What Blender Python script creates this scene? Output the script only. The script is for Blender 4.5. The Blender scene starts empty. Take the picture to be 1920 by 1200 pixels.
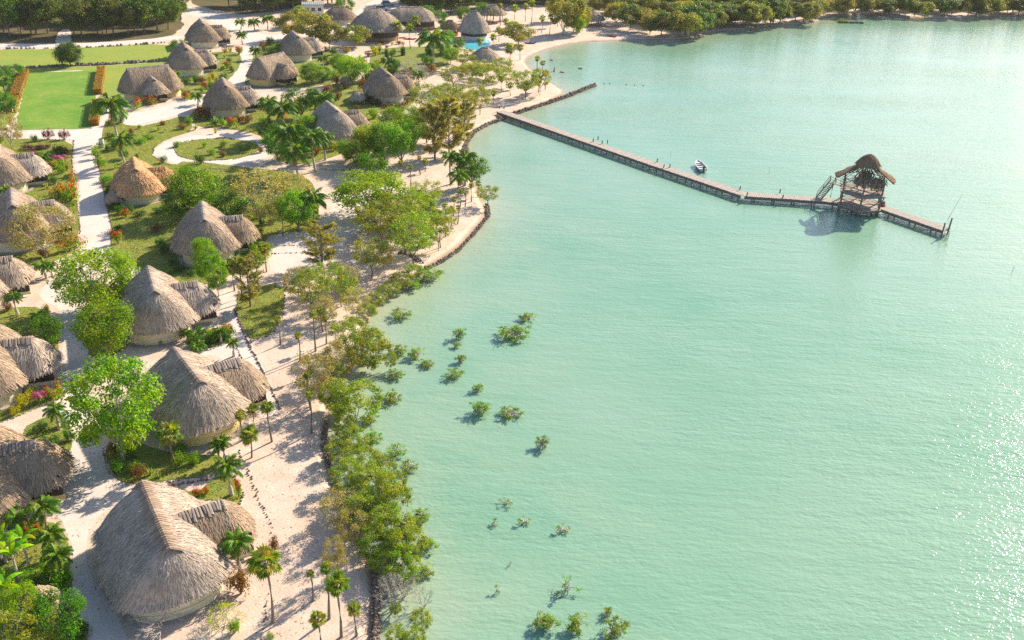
import bpy, math, random
import numpy as np
from mathutils import Vector, Matrix, Euler
from mathutils.geometry import tessellate_polygon

# ------------------------------------------------------------------ camera, sky, sun, exposure
SC = bpy.context.scene
COL = SC.collection
R = math.radians
F_PX, PITCH, ROLL, CAM_H = 1700.0, R(28.0), R(2.0), 52.0
FW = np.array([0, math.cos(PITCH), -math.sin(PITCH)])
UP0 = np.array([0, math.sin(PITCH), math.cos(PITCH)])
RT0 = np.array([1.0, 0, 0])
RT = RT0 * math.cos(ROLL) + UP0 * math.sin(ROLL)
UP = -RT0 * math.sin(ROLL) + UP0 * math.cos(ROLL)
cam_d = bpy.data.cameras.new('camera')
cam = bpy.data.objects.new('camera', cam_d)
COL.objects.link(cam)
cam_d.sensor_fit = 'HORIZONTAL'
cam_d.sensor_width = 36.0
cam_d.lens = F_PX / 1920 * 36.0
cam_d.clip_end = 6000
cam.matrix_world = Matrix(((RT[0], UP[0], -FW[0], 0), (RT[1], UP[1], -FW[1], 0), (RT[2], UP[2], -FW[2], CAM_H), (0, 0, 0, 1)))
SC.camera = cam
SUN_AZ, SUN_EL = R(43.5), R(30.0)          # azimuth measured from +Y towards +X
W = bpy.data.worlds.new('World')
SC.world = W
W.use_nodes = True
wn = W.node_tree
bg = wn.nodes['Background']
sky = wn.nodes.new('ShaderNodeTexSky')
sky.sky_type = 'NISHITA'
sky.sun_disc = False
sky.sun_elevation = SUN_EL
sky.sun_rotation = SUN_AZ
sky.air_density = 1.0
sky.dust_density = 1.1
sky.ozone_density = 2.5
wn.links.new(sky.outputs[0], bg.inputs[0])
bg.inputs[1].default_value = 0.096
sun_d = bpy.data.lights.new('sun', 'SUN')
sun_d.energy = 5.0
sun_d.angle = R(0.6)
sun_d.color = (1.0, 0.86, 0.67)
sun = bpy.data.objects.new('sun', sun_d)
COL.objects.link(sun)
sdir = Vector((math.sin(SUN_AZ) * math.cos(SUN_EL), math.cos(SUN_AZ) * math.cos(SUN_EL), math.sin(SUN_EL)))
sun.rotation_euler = sdir.to_track_quat('Z', 'Y').to_euler()
sun.location = (60, 60, 80)
SC.view_settings.view_transform = 'Standard'
SC.view_settings.look = 'None'
SC.view_settings.exposure = 0.93
SC.view_settings.gamma = 1.0
SC.render.engine = 'CYCLES'
SC.cycles.use_denoising = False
SC.cycles.max_bounces = 4
SC.cycles.diffuse_bounces = 2
SC.cycles.glossy_bounces = 2
SC.cycles.transmission_bounces = 3
SC.cycles.transparent_max_bounces = 6
SC.cycles.sample_clamp_indirect = 6.0

rnd = random.Random(7)
NP = np.random.default_rng(7)
WATER_Z = -0.35


def ray(px, py):
    return FW + RT * ((px - 960) / F_PX) - UP * ((py - 600) / F_PX)


def G(px, py, z=0.0):
    d = ray(px, py)
    t = (z - CAM_H) / d[2]
    return Vector((d[0] * t, d[1] * t, z))


def scale_at(p):
    q = np.array([p[0], p[1], p[2] - CAM_H])
    dep = float(q @ FW)
    ang = math.atan2(CAM_H - p[2], math.hypot(p[0], p[1]))
    return F_PX / dep, math.cos(ang)          # pixels per metre across, and the foreshortening of uprights


def to_px(p):
    q = np.array([p[0], p[1], p[2] - CAM_H])
    w = q @ FW
    return 960 + F_PX * (q @ RT) / w, 600 - F_PX * (q @ UP) / w


# ------------------------------------------------------------------ materials
M = {}


def newmat(name):
    m = bpy.data.materials.new(name)
    m.use_nodes = True
    nt = m.node_tree
    nt.nodes.clear()
    out = nt.nodes.new('ShaderNodeOutputMaterial')
    M[name] = m
    return nt, out


def nd(nt, t, **kw):
    n = nt.nodes.new(t)
    for k, v in kw.items():
        if k.startswith('i_'):
            n.inputs[k[2:].replace('_', ' ')].default_value = v
        else:
            setattr(n, k, v)
    return n


def mixc(nt, fac, a, b, mode='MIX'):
    n = nt.nodes.new('ShaderNodeMix')
    n.data_type = 'RGBA'
    n.blend_type = mode
    for s, v in ((0, fac), (6, a), (7, b)):
        if isinstance(v, bpy.types.NodeSocket):
            nt.links.new(v, n.inputs[s])
        elif s == 0:
            n.inputs[0].default_value = v
        else:
            n.inputs[s].default_value = (*v, 1)
    return n.outputs[2]


def noise(nt, co, scale, detail=4, rough=0.6, lo=0.35, hi=0.65, dist=0.0):
    n = nd(nt, 'ShaderNodeTexNoise')
    n.inputs['Scale'].default_value = scale
    n.inputs['Detail'].default_value = detail
    n.inputs['Roughness'].default_value = rough
    n.inputs['Distortion'].default_value = dist
    if co is not None:
        nt.links.new(co, n.inputs['Vector'])
    r = nd(nt, 'ShaderNodeMapRange')
    r.inputs[1].default_value = lo
    r.inputs[2].default_value = hi
    nt.links.new(n.outputs[0], r.inputs[0])
    return r.outputs[0], n.outputs[0]


def world_co(nt):
    return nd(nt, 'ShaderNodeNewGeometry').outputs['Position']


def bump(nt, h, strength, dist):
    b = nd(nt, 'ShaderNodeBump')
    b.inputs['Strength'].default_value = strength
    b.inputs['Distance'].default_value = dist
    nt.links.new(h, b.inputs['Height'])
    return b.outputs[0]


def principled(nt, out, color, rough=0.8, spec=0.3, normal=None, metallic=0.0):
    p = nd(nt, 'ShaderNodeBsdfPrincipled')
    if isinstance(color, bpy.types.NodeSocket):
        nt.links.new(color, p.inputs['Base Color'])
    else:
        p.inputs['Base Color'].default_value = (*color, 1)
    if isinstance(rough, bpy.types.NodeSocket):
        nt.links.new(rough, p.inputs['Roughness'])
    else:
        p.inputs['Roughness'].default_value = rough
    p.inputs['Specular IOR Level'].default_value = spec
    p.inputs['Metallic'].default_value = metallic
    if normal is not None:
        nt.links.new(normal, p.inputs['Normal'])
    nt.links.new(p.outputs[0], out.inputs[0])
    return p


def ground_mat(name, c1, c2, c3, s1=0.25, s2=1.7, s3=9.0, b=0.4, bd=0.05, rough=0.95, mid=0.6):
    nt, out = newmat(name)
    co = world_co(nt)
    f1, _ = noise(nt, co, s1, 5, 0.65)
    f2, _ = noise(nt, co, s2, 5, 0.7, 0.38, 0.66)
    f3, h3 = noise(nt, co, s3, 4, 0.7, 0.3, 0.7)
    c = mixc(nt, f1, c1, c2)
    m = nd(nt, 'ShaderNodeMath', operation='MULTIPLY')
    nt.links.new(f2, m.inputs[0])
    m.inputs[1].default_value = mid
    c = mixc(nt, m.outputs[0], c, c3)
    d = nd(nt, 'ShaderNodeMapRange')
    d.inputs[3].default_value = 0.82
    d.inputs[4].default_value = 1.12
    nt.links.new(f3, d.inputs[0])
    c = mixc(nt, 1.0, c, d.outputs[0], 'MULTIPLY')
    if name == 'sand':
        # wet, darker and smoother where the beach face reaches the water
        sp = nd(nt, 'ShaderNodeSeparateXYZ')
        nt.links.new(co, sp.inputs[0])
        wet = nd(nt, 'ShaderNodeMapRange')
        wet.inputs[1].default_value = -0.10
        wet.inputs[2].default_value = -0.26
        nt.links.new(sp.outputs[2], wet.inputs[0])
        c = mixc(nt, wet.outputs[0], c, mixc(nt, 1.0, c, (0.62, 0.56, 0.50), 'MULTIPLY'))
    principled(nt, out, c, rough, 0.15, bump(nt, h3, b, bd))


ground_mat('sand', (0.66, 0.52, 0.42), (0.72, 0.595, 0.50), (0.55, 0.415, 0.315), 0.10, 0.45, 5.0, 0.6, 0.07, mid=.75)
ground_mat('path', (0.68, 0.585, 0.53), (0.74, 0.66, 0.61), (0.61, 0.51, 0.45), 0.3, 1.6, 11.0)
ground_mat('lawn_vivid', (0.12, 0.28, 0.03), (0.27, 0.36, 0.06), (0.10, 0.25, 0.03), 0.14, 0.9, 8.0, 0.7, 0.08)
ground_mat('lawn_dry', (0.27, 0.34, 0.05), (0.17, 0.31, 0.035), (0.37, 0.34, 0.10), 0.10, 0.8, 7.0, 0.7, 0.08)
ground_mat('lawn_garden', (0.15, 0.26, 0.035), (0.30, 0.33, 0.07), (0.20, 0.16, 0.06), 0.28, 0.75, 7.0, 0.8, 0.10, mid=.85)
ground_mat('forest_floor', (0.10, 0.085, 0.04), (0.20, 0.145, 0.075), (0.08, 0.10, 0.035), 0.09, 0.6, 4.0, 0.8, 0.12)
ground_mat('soil', (0.15, 0.09, 0.06), (0.22, 0.14, 0.09), (0.09, 0.08, 0.04), 0.8, 2.2, 9.0, 0.8, 0.08)
ground_mat('concrete', (0.42, 0.36, 0.31), (0.48, 0.42, 0.37), (0.36, 0.30, 0.25), 0.4, 2.0, 14.0, 0.2, 0.02)
ground_mat('yellow_plaster', (0.78, 0.62, 0.24), (0.84, 0.70, 0.36), (0.70, 0.55, 0.22), 0.5, 1.6, 8.0, 0.15, 0.02, 0.8)
ground_mat('cream_plaster', (0.78, 0.70, 0.47), (0.82, 0.75, 0.56), (0.66, 0.58, 0.38), 0.5, 1.6, 8.0, 0.15, 0.02, 0.8)
ground_mat('white_plaster', (0.78, 0.74, 0.66), (0.82, 0.80, 0.74), (0.66, 0.62, 0.55), 0.5, 1.6, 8.0, 0.15, 0.02, 0.8)
ground_mat('wood_dark', (0.24, 0.19, 0.165), (0.31, 0.25, 0.22), (0.15, 0.11, 0.09), 1.2, 4.0, 20.0, 0.3, 0.02)
ground_mat('wood_deck', (0.46, 0.40, 0.355), (0.56, 0.50, 0.45), (0.34, 0.285, 0.245), 1.3, 4.5, 20.0, 0.3, 0.02)
ground_mat('rock', (0.20, 0.155, 0.13), (0.33, 0.26, 0.22), (0.10, 0.08, 0.065), 0.9, 3.0, 12.0, 0.5, 0.05)
ground_mat('bark', (0.24, 0.19, 0.15), (0.32, 0.27, 0.22), (0.15, 0.11, 0.08), 1.5, 5.0, 18.0, 0.6, 0.03)
ground_mat('pale_bark', (0.52, 0.46, 0.40), (0.62, 0.56, 0.50), (0.36, 0.31, 0.26), 1.5, 5.0, 18.0, 0.6, 0.03)


def plain(name, c, rough=0.6, spec=0.4, metallic=0.0):
    nt, out = newmat(name)
    co = world_co(nt)
    f, _ = noise(nt, co, 2.5, 4)
    c2 = tuple(x * 0.8 for x in c)
    principled(nt, out, mixc(nt, f, c, c2), rough, spec, None, metallic)


plain('screen', (0.035, 0.028, 0.024), 0.55)
plain('dark_glass', (0.02, 0.025, 0.03), 0.12, 0.6)
plain('white_paint', (0.80, 0.80, 0.80), 0.35)
plain('red_paint', (0.55, 0.05, 0.05), 0.35)
plain('orange_paint', (0.75, 0.13, 0.03), 0.4)
plain('blue_paint', (0.10, 0.16, 0.33), 0.35)
plain('silver_paint', (0.45, 0.47, 0.50), 0.3, 0.5, 0.3)
plain('purple_paint', (0.10, 0.06, 0.35), 0.4)
plain('black_rubber', (0.02, 0.02, 0.022), 0.6)
plain('metal_roof', (0.36, 0.44, 0.45), 0.5)
plain('skin', (0.42, 0.22, 0.14), 0.6)
plain('mid_wood', (0.34, 0.21, 0.13), 0.8)


def vcol(nt):
    return nd(nt, 'ShaderNodeVertexColor', layer_name='Col').outputs[0]


def leaf_mat(name, trans=0.45, rough=0.45, vary=0.5):
    nt, out = newmat(name)
    oi = nd(nt, 'ShaderNodeObjectInfo')
    hs = nd(nt, 'ShaderNodeHueSaturation')
    nt.links.new(vcol(nt), hs.inputs['Color'])
    hs.inputs['Saturation'].default_value = 1.1
    for sock, lo, hi in (('Hue', 0.5 - 0.03 * vary, 0.5 + 0.03 * vary), ('Value', 1 - 0.3 * vary, 1 + 0.3 * vary)):
        mr = nd(nt, 'ShaderNodeMapRange')
        mr.inputs[3].default_value = lo
        mr.inputs[4].default_value = hi
        nt.links.new(oi.outputs['Random'], mr.inputs[0])
        nt.links.new(mr.outputs[0], hs.inputs[sock])
    p = principled(nt, out, hs.outputs[0], rough, 0.25)
    t = nd(nt, 'ShaderNodeBsdfTranslucent')
    tc = mixc(nt, 1.0, hs.outputs[0], (1.7, 1.45, 0.5), 'MULTIPLY')
    nt.links.new(tc, t.inputs[0])
    mx = nd(nt, 'ShaderNodeMixShader')
    mx.inputs[0].default_value = trans
    nt.links.new(p.outputs[0], mx.inputs[1])
    nt.links.new(t.outputs[0], mx.inputs[2])
    nt.links.new(mx.outputs[0], out.inputs[0])


leaf_mat('leaf')
leaf_mat('petal', 0.3, 0.6, 0.2)


def thatch_mat(name, tint):
    nt, out = newmat(name)
    co = nd(nt, 'ShaderNodeTexCoord').outputs['Object']
    f, _ = noise(nt, co, 0.55, 5, 0.7)
    f2, h2 = noise(nt, co, 7.0, 4, 0.7)
    oi = nd(nt, 'ShaderNodeObjectInfo')
    hs = nd(nt, 'ShaderNodeHueSaturation')
    nt.links.new(vcol(nt), hs.inputs['Color'])
    for sock, lo, hi in (('Saturation', 0.75, 1.2), ('Value', 1.14, 0.84)):
        mr = nd(nt, 'ShaderNodeMapRange')
        mr.inputs[3].default_value = lo
        mr.inputs[4].default_value = hi
        nt.links.new(oi.outputs['Random'], mr.inputs[0])
        nt.links.new(mr.outputs[0], hs.inputs[sock])
    f3, _ = noise(nt, co, 0.9, 3, 0.6, 0.52, 0.68)
    c = mixc(nt, 1.0, hs.outputs[0], tint, 'MULTIPLY')
    mm = nd(nt, 'ShaderNodeMath', operation='MULTIPLY')
    nt.links.new(f3, mm.inputs[0])
    mm.inputs[1].default_value = 0.35
    c = mixc(nt, mm.outputs[0], c, (0.26, 0.20, 0.15))
    d = nd(nt, 'ShaderNodeMapRange')
    d.inputs[3].default_value = 0.80
    d.inputs[4].default_value = 1.12
    nt.links.new(f, d.inputs[0])
    c = mixc(nt, 1.0, c, d.outputs[0], 'MULTIPLY')
    principled(nt, out, c, 0.9, 0.1, bump(nt, h2, 0.5, 0.05))


thatch_mat('thatch', (1, 1, 1))
thatch_mat('thatch_gold', (1.35, 0.98, 0.62))
thatch_mat('thatch_brown', (0.74, 0.65, 0.59))


def mul(nt, a, k):
    m = nd(nt, 'ShaderNodeMath', operation='MULTIPLY')
    nt.links.new(a, m.inputs[0])
    m.inputs[1].default_value = k
    return m.outputs[0]


def water_mat():
    nt, out = newmat('lagoon_water')
    co = world_co(nt)
    at = nd(nt, 'ShaderNodeAttribute', attribute_name='shallow')
    mp = nd(nt, 'ShaderNodeMapping')
    nt.links.new(co, mp.inputs[0])
    f1, _ = noise(nt, co, 0.018, 4, 0.55, 0.35, 0.7)
    f2, _ = noise(nt, co, 0.09, 5, 0.6, 0.35, 0.7)
    deep = mixc(nt, f1, (0.14, 0.33, 0.215), (0.25, 0.40, 0.30))
    deep = mixc(nt, mul(nt, f2, .6), deep, (0.22, 0.385, 0.275))
    mr = nd(nt, 'ShaderNodeMath', operation='MULTIPLY_ADD')
    nt.links.new(f2, mr.inputs[0])
    mr.inputs[1].default_value = 0.25
    nt.links.new(at.outputs['Fac'], mr.inputs[2])
    sh = nd(nt, 'ShaderNodeMapRange')
    sh.inputs[1].default_value = 0.25
    sh.inputs[2].default_value = 1.2
    nt.links.new(mr.outputs[0], sh.inputs[0])
    c = mixc(nt, sh.outputs[0], deep, (0.38, 0.42, 0.30))
    # wind ripples: long crests across the wind, with smaller chop on top
    hs = []
    for sx, sy, rot, sc, det in ((0.22, 1.0, -6, 0.55, 3), (0.38, 1.0, 10, 1.9, 2), (0.6, 1.0, -22, 4.2, 2)):
        mpn = nd(nt, 'ShaderNodeMapping')
        mpn.inputs['Scale'].default_value = (sx, sy, 1)
        mpn.inputs['Rotation'].default_value = (0, 0, R(rot))
        nt.links.new(co, mpn.inputs[0])
        n = nd(nt, 'ShaderNodeTexNoise')
        n.inputs['Scale'].default_value = sc
        n.inputs['Detail'].default_value = det
        n.inputs['Roughness'].default_value = 0.55
        nt.links.new(mpn.outputs[0], n.inputs['Vector'])
        hs.append(n.outputs[0])
    a1 = nd(nt, 'ShaderNodeMath', operation='MULTIPLY_ADD')
    nt.links.new(hs[1], a1.inputs[0])
    a1.inputs[1].default_value = 0.55
    nt.links.new(hs[0], a1.inputs[2])
    a2 = nd(nt, 'ShaderNodeMath', operation='MULTIPLY_ADD')
    nt.links.new(hs[2], a2.inputs[0])
    a2.inputs[1].default_value = 0.42
    nt.links.new(a1.outputs[0], a2.inputs[2])
    # gusts: ruffled lanes and calmer slicks
    mpg = nd(nt, 'ShaderNodeMapping')
    mpg.inputs['Scale'].default_value = (0.35, 1.0, 1)
    mpg.inputs['Rotation'].default_value = (0, 0, R(-10))
    nt.links.new(co, mpg.inputs[0])
    gust, _ = noise(nt, mpg.outputs[0], 0.045, 4, 0.6, 0.34, 0.66)
    gr = nd(nt, 'ShaderNodeMapRange')
    gr.inputs[3].default_value = 0.07
    gr.inputs[4].default_value = 0.135
    nt.links.new(gust, gr.inputs[0])
    bn = nd(nt, 'ShaderNodeBump')
    bn.inputs['Strength'].default_value = 1.0
    nt.links.new(gr.outputs[0], bn.inputs['Distance'])
    nt.links.new(a2.outputs[0], bn.inputs['Height'])
    p = principled(nt, out, c, 0.06, 0.95, bn.outputs[0])
    p.inputs['IOR'].default_value = 1.333


water_mat()


def pool_mat():
    nt, out = newmat('pool_water')
    co = world_co(nt)
    f, h = noise(nt, co, 0.8, 3)
    principled(nt, out, mixc(nt, f, (0.08, 0.50, 0.68), (0.14, 0.60, 0.74)), 0.08, 0.5, bump(nt, h, 0.4, 0.04))


pool_mat()


# ------------------------------------------------------------------ mesh helpers
class MB:
    def __init__(self):
        self.v, self.f, self.c = [], [], []
        self.n = 0
        self.cur = (0.5, 0.5, 0.5)

    def add(self, vs, fs, col=None):
        b = self.n
        self.v.extend(tuple(x) for x in vs)
        self.n += len(vs)
        self.f.extend(tuple(i + b for i in f) for f in fs)
        self.c.extend([col or self.cur] * len(vs))

    def box(self, c, s, rz=0.0, taper=1.0, col=None, rot=None):
        hx, hy, hz = s[0] / 2, s[1] / 2, s[2] / 2
        m = rot if rot is not None else Matrix.Rotation(rz, 3, 'Z')
        vs = []
        for z, t in ((-hz, 1), (hz, taper)):
            for x, y in ((-hx, -hy), (hx, -hy), (hx, hy), (-hx, hy)):
                vs.append(Vector(c) + m @ Vector((x * t, y * t, z)))
        self.add(vs, [(3, 2, 1, 0), (4, 5, 6, 7), (0, 1, 5, 4), (1, 2, 6, 5), (2, 3, 7, 6), (3, 0, 4, 7)], col)

    def bar(self, a, b, w, h=None, col=None):
        a, b = Vector(a), Vector(b)
        d = b - a
        L = d.length
        if L < 1e-5:
            return
        q = d.to_track_quat('Z', 'Y').to_matrix()
        self.box((a + b) / 2, (w, h or w, L), col=col, rot=q)

    def tube(self, pts, rad, k=5, col=None, cap=True):
        pts = [Vector(p) for p in pts]
        if not hasattr(rad, '__len__'):
            rad = [rad] * len(pts)
        vs, fs = [], []
        for i, p in enumerate(pts):
            d = (pts[min(i + 1, len(pts) - 1)] - pts[max(i - 1, 0)])
            if d.length < 1e-6:
                d = Vector((0, 0, 1))
            q = d.to_track_quat('Z', 'Y').to_matrix()
            for j in range(k):
                a = 2 * math.pi * j / k
                vs.append(p + q @ Vector((math.cos(a) * rad[i], math.sin(a) * rad[i], 0)))
        for i in range(len(pts) - 1):
            for j in range(k):
                fs.append((i * k + j, i * k + (j + 1) % k, (i + 1) * k + (j + 1) % k, (i + 1) * k + j))
        if cap:
            fs.append(tuple(range(k - 1, -1, -1)))
            fs.append(tuple((len(pts) - 1) * k + j for j in range(k)))
        self.add(vs, fs, col)

    def mesh(self, name, mat, smooth=False):
        me = bpy.data.meshes.new(name)
        me.from_pydata(self.v, [], self.f)
        ca = me.color_attributes.new('Col', 'FLOAT_COLOR', 'POINT')
        arr = np.ones((len(self.v), 4), dtype=np.float32)
        if self.v:
            arr[:, :3] = np.array(self.c, dtype=np.float32)
        ca.data.foreach_set('color', arr.ravel())
        me.materials.append(M[mat])
        if smooth:
            me.polygons.foreach_set('use_smooth', [True] * len(me.polygons))
        me.update()
        return me


def obj(name, me, parent=None, loc=(0, 0, 0), rot=(0, 0, 0), sc=(1, 1, 1)):
    o = bpy.data.objects.new(name, me)
    COL.objects.link(o)
    if parent is not None:
        o.parent = parent
    o.location = loc
    o.rotation_euler = rot
    o.scale = sc
    return o


def tag(o, label, cat, group=None, kind=None):
    o['label'] = label
    o['category'] = cat
    if group:
        o['group'] = group
    if kind:
        o['kind'] = kind
    return o


def thing(name, label, cat, loc, rz=0.0, group=None):
    o = obj(name, None, None, loc, (0, 0, rz))
    o.empty_display_size = 0.3
    return tag(o, label, cat, group)


ORD = ['leftmost', 'second', 'third', 'fourth', 'fifth', 'sixth', 'seventh', 'eighth', 'ninth', 'tenth', 'eleventh', 'twelfth',
       'thirteenth', 'fourteenth', 'fifteenth', 'sixteenth', 'seventeenth', 'eighteenth', 'nineteenth', 'twentieth']


def ordinal_label(i, n, desc, place):
    if n == 1:
        return f'{desc} {place}'
    if i == 0:
        return f'leftmost {desc} {place}'
    if i == n - 1:
        return f'rightmost {desc} {place}'
    return f'{ORD[i]} {desc} from the left {place}'


# ------------------------------------------------------------------ ground, water, paths
SHORE = [(690, 1420), (700, 1300), (705, 1230), (708, 1150), (712, 1095), (690, 1045), (662, 985), (640, 930), (628, 890), (620, 850),
         (614, 800), (626, 760), (645, 725), (662, 690), (680, 645), (690, 605), (700, 588), (716, 572), (745, 548), (780, 522),
         (800, 502), (830, 487), (860, 467), (890, 434), (915, 402), (910, 382), (882, 332), (868, 292), (876, 262), (892, 245),
         (930, 226), (952, 216), (1000, 201), (1035, 188), (1062, 174), (1040, 160), (1020, 150), (1000, 135), (984, 118),
         (992, 106), (1030, 91), (1080, 80), (1150, 77), (1200, 74), (1290, 76), (1330, 60), (1420, 54), (1530, 42), (1545, 32),
         (1600, 27), (1700, 33), (1800, 36), (1850, 31), (1960, 33), (2200, 32)]
shore = [G(x, y, WATER_Z).to_2d() for x, y in SHORE]


def refine(pts, step, jit, seed, closed=False):
    r = random.Random(seed)
    out = []
    n = len(pts)
    for i in range(n if closed else n - 1):
        a, b = Vector(pts[i][:2]), Vector(pts[(i + 1) % n][:2])
        k = max(1, int((b - a).length / step))
        for j in range(k):
            p = a.lerp(b, j / k)
            if j or closed:
                p = p + Vector((r.uniform(-jit, jit), r.uniform(-jit, jit)))
            out.append(p)
    if not closed:
        out.append(Vector(pts[-1][:2]))
    return out


def chaikin(pts, closed=True, it=1):
    for _ in range(it):
        n = len(pts)
        out = []
        rng = range(n) if closed else range(n - 1)
        if not closed:
            out.append(Vector(pts[0][:2]))
        for i in rng:
            a, b = Vector(pts[i][:2]), Vector(pts[(i + 1) % n][:2])
            out += [a.lerp(b, .25), a.lerp(b, .75)]
        if not closed:
            out.append(Vector(pts[-1][:2]))
        pts = out
    return pts


shore_f = refine(chaikin(shore, False, 1), 1.6, 0.22, 3)
far_ring = [Vector((1500, shore_f[-1].y)), Vector((1500, 2400)), Vector((-1800, 2400)), Vector((-1800, -400)), Vector((shore_f[0].x, -400))]


def poly_mesh(name, pts, z, mat):
    vs = [Vector((p[0], p[1], z)) for p in pts]
    tris = tessellate_polygon([vs])
    me = bpy.data.meshes.new(name)
    fs = []
    for t in tris:
        a, b, c = (vs[i] for i in t)
        fs.append(t if (b - a).cross(c - a).z > 0 else (t[0], t[2], t[1]))
    me.from_pydata([tuple(v) for v in vs], [], fs)
    me.materials.append(M[mat])
    return me


# the land: flat sand with a beach face running down under the water
inner, outer = [], []
n = len(shore_f)
for i in range(n):
    a, b = shore_f[max(0, i - 2)], shore_f[min(n - 1, i + 2)]
    d = (b - a).normalized()
    nr = Vector((d.y, -d.x))              # towards the water
    inner.append(shore_f[i] - nr * 1.3)
    outer.append(shore_f[i] + nr * 3.2)
gm = poly_mesh('ground', inner + far_ring, 0.0, 'sand')
land = obj('ground', gm)
tag(land, 'pale pink sand of the lakeside village', 'sand', kind='structure')
mb = MB()
for i in range(n - 1):
    mb.add([(*inner[i], 0), (*inner[i + 1], 0), (*shore_f[i + 1], WATER_Z), (*shore_f[i], WATER_Z)], [(0, 3, 2, 1)])
    mb.add([(*shore_f[i], WATER_Z), (*shore_f[i + 1], WATER_Z), (*outer[i + 1], -1.4), (*outer[i], -1.4)], [(0, 3, 2, 1)])
bf = obj('beach', mb.mesh('beach', 'sand'))
tag(bf, 'sloping sand edge where beach meets lagoon', 'beach', kind='structure')

# water: a grid whose vertices know how shallow it is
xs = np.concatenate([np.linspace(-60, 260, 161), np.linspace(280, 1500, 12)])
ys = np.concatenate([np.linspace(-60, 460, 209), np.linspace(480, 900, 8)])
gx, gy = np.meshgrid(xs, ys)
P2 = np.stack([gx.ravel(), gy.ravel()], 1)
S = np.array([(p.x, p.y) for p in shore_f])
dist = np.full(len(P2), 1e9)
for i in range(len(S) - 1):
    a, b = S[i], S[i + 1]
    ab = b - a
    t = np.clip(((P2 - a) @ ab) / (ab @ ab + 1e-9), 0, 1)
    q = a + t[:, None] * ab
    dist = np.minimum(dist, np.hypot(*(P2 - q).T))
shallow = np.exp(-dist / 3.5) * 0.8 + np.exp(-dist / 22.0) * 0.36
me = bpy.data.meshes.new('lagoon_water')
nx, ny = len(xs), len(ys)
idx = np.arange(nx * ny).reshape(ny, nx)
fs = np.stack([idx[:-1, :-1], idx[:-1, 1:], idx[1:, 1:], idx[1:, :-1]], -1).reshape(-1, 4)
me.from_pydata([(float(a), float(b), WATER_Z) for a, b in P2], [], [tuple(int(k) for k in f) for f in fs])
at = me.attributes.new('shallow', 'FLOAT', 'POINT')
at.data.foreach_set('value', shallow.astype(np.float32))
me.materials.append(M['lagoon_water'])
tag(obj('lagoon_water', me), 'milky turquoise lagoon water with wind ripples and sun glitter', 'water', kind='structure')


def patch(name, pts, z, mat, label, cat, step=1.0, jit=0.12, seed=1, smooth=1):
    w = [G(x, y).to_2d() for x, y in pts]
    w = refine(chaikin(w, True, smooth), step, jit, seed, True)
    o = obj(name, poly_mesh(name, w, z, mat))
    tag(o, label, cat, kind='structure')
    return w


ROAD = [(330, 8), (420, 28), (470, 55), (505, 68), (540, 60), (640, 45), (690, 0), (760, -10), (760, 25), (690, 50), (640, 95), (560, 60),
        (505, 85), (482, 110), (470, 135), (452, 165), (410, 180), (345, 212), (300, 225), (240, 238), (192, 252), (178, 285), (186, 335),
        (200, 395), (210, 440), (206, 475), (165, 520), (150, 570), (160, 640), (168, 690), (160, 760), (170, 800), (190, 850), (205, 890),
        (260, 920), (190, 960), (160, 1010), (165, 1080), (215, 1140), (250, 1230), (170, 1230), (140, 1170), (132, 1090), (138, 1030),
        (120, 985), (100, 960), (105, 900), (108, 850), (128, 790), (60, 760), (-40, 800), (-40, 770), (60, 735), (100, 700), (120, 650),
        (118, 580), (70, 560), (80, 535), (120, 510), (148, 470), (150, 420), (148, 360), (138, 300), (146, 268), (110, 262), (30, 258),
        (30, 246), (170, 244), (195, 225), (190, 190), (215, 185), (225, 215), (300, 205), (375, 165), (420, 130), (450, 100), (462, 75),
        (420, 48), (330, 20)]
patch('path', ROAD, 0.006, 'path', 'pale crushed-marl lane winding between the thatched huts', 'path', 1.2, 0.08, 2)
patch('path', [(505, 440), (600, 432), (640, 350), (700, 310), (760, 320), (720, 400), (660, 440), (600, 510), (535, 520), (500, 500)], 0.004,
      'path', 'white sandy track in front of the middle huts', 'path', 1.2, 0.1, 4)
patch('path', [(283, 286), (300, 272), (345, 256), (420, 249), (480, 257), (510, 282), (496, 302), (440, 309), (360, 311), (310, 302)], 0.009,
      'path', 'pale looping path round the oval lawn island', 'path', 1.0, 0.05, 5)
patch('path', [(440, 545), (455, 620), (490, 680), (530, 770), (480, 790), (440, 690), (395, 660), (370, 680), (360, 660), (440, 640), (425, 590),
      (400, 620), (240, 655), (235, 640), (380, 600), (418, 540)], 0.005, 'path', 'pale path past the seaward porches', 'path', 1.0, 0.06, 6)

LAWNS, LAWN_SEEDS = [], []


def lawn(name, pts, mat, label, seed, z=0.02, jit=0.12, smooth=1):
    z += seed * 0.0012
    w = patch(name, pts, z, mat, label, 'lawn', 0.9, jit, seed, smooth)
    LAWNS.append((w, mat, z))
    LAWN_SEEDS.append(seed)
    return w


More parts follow.
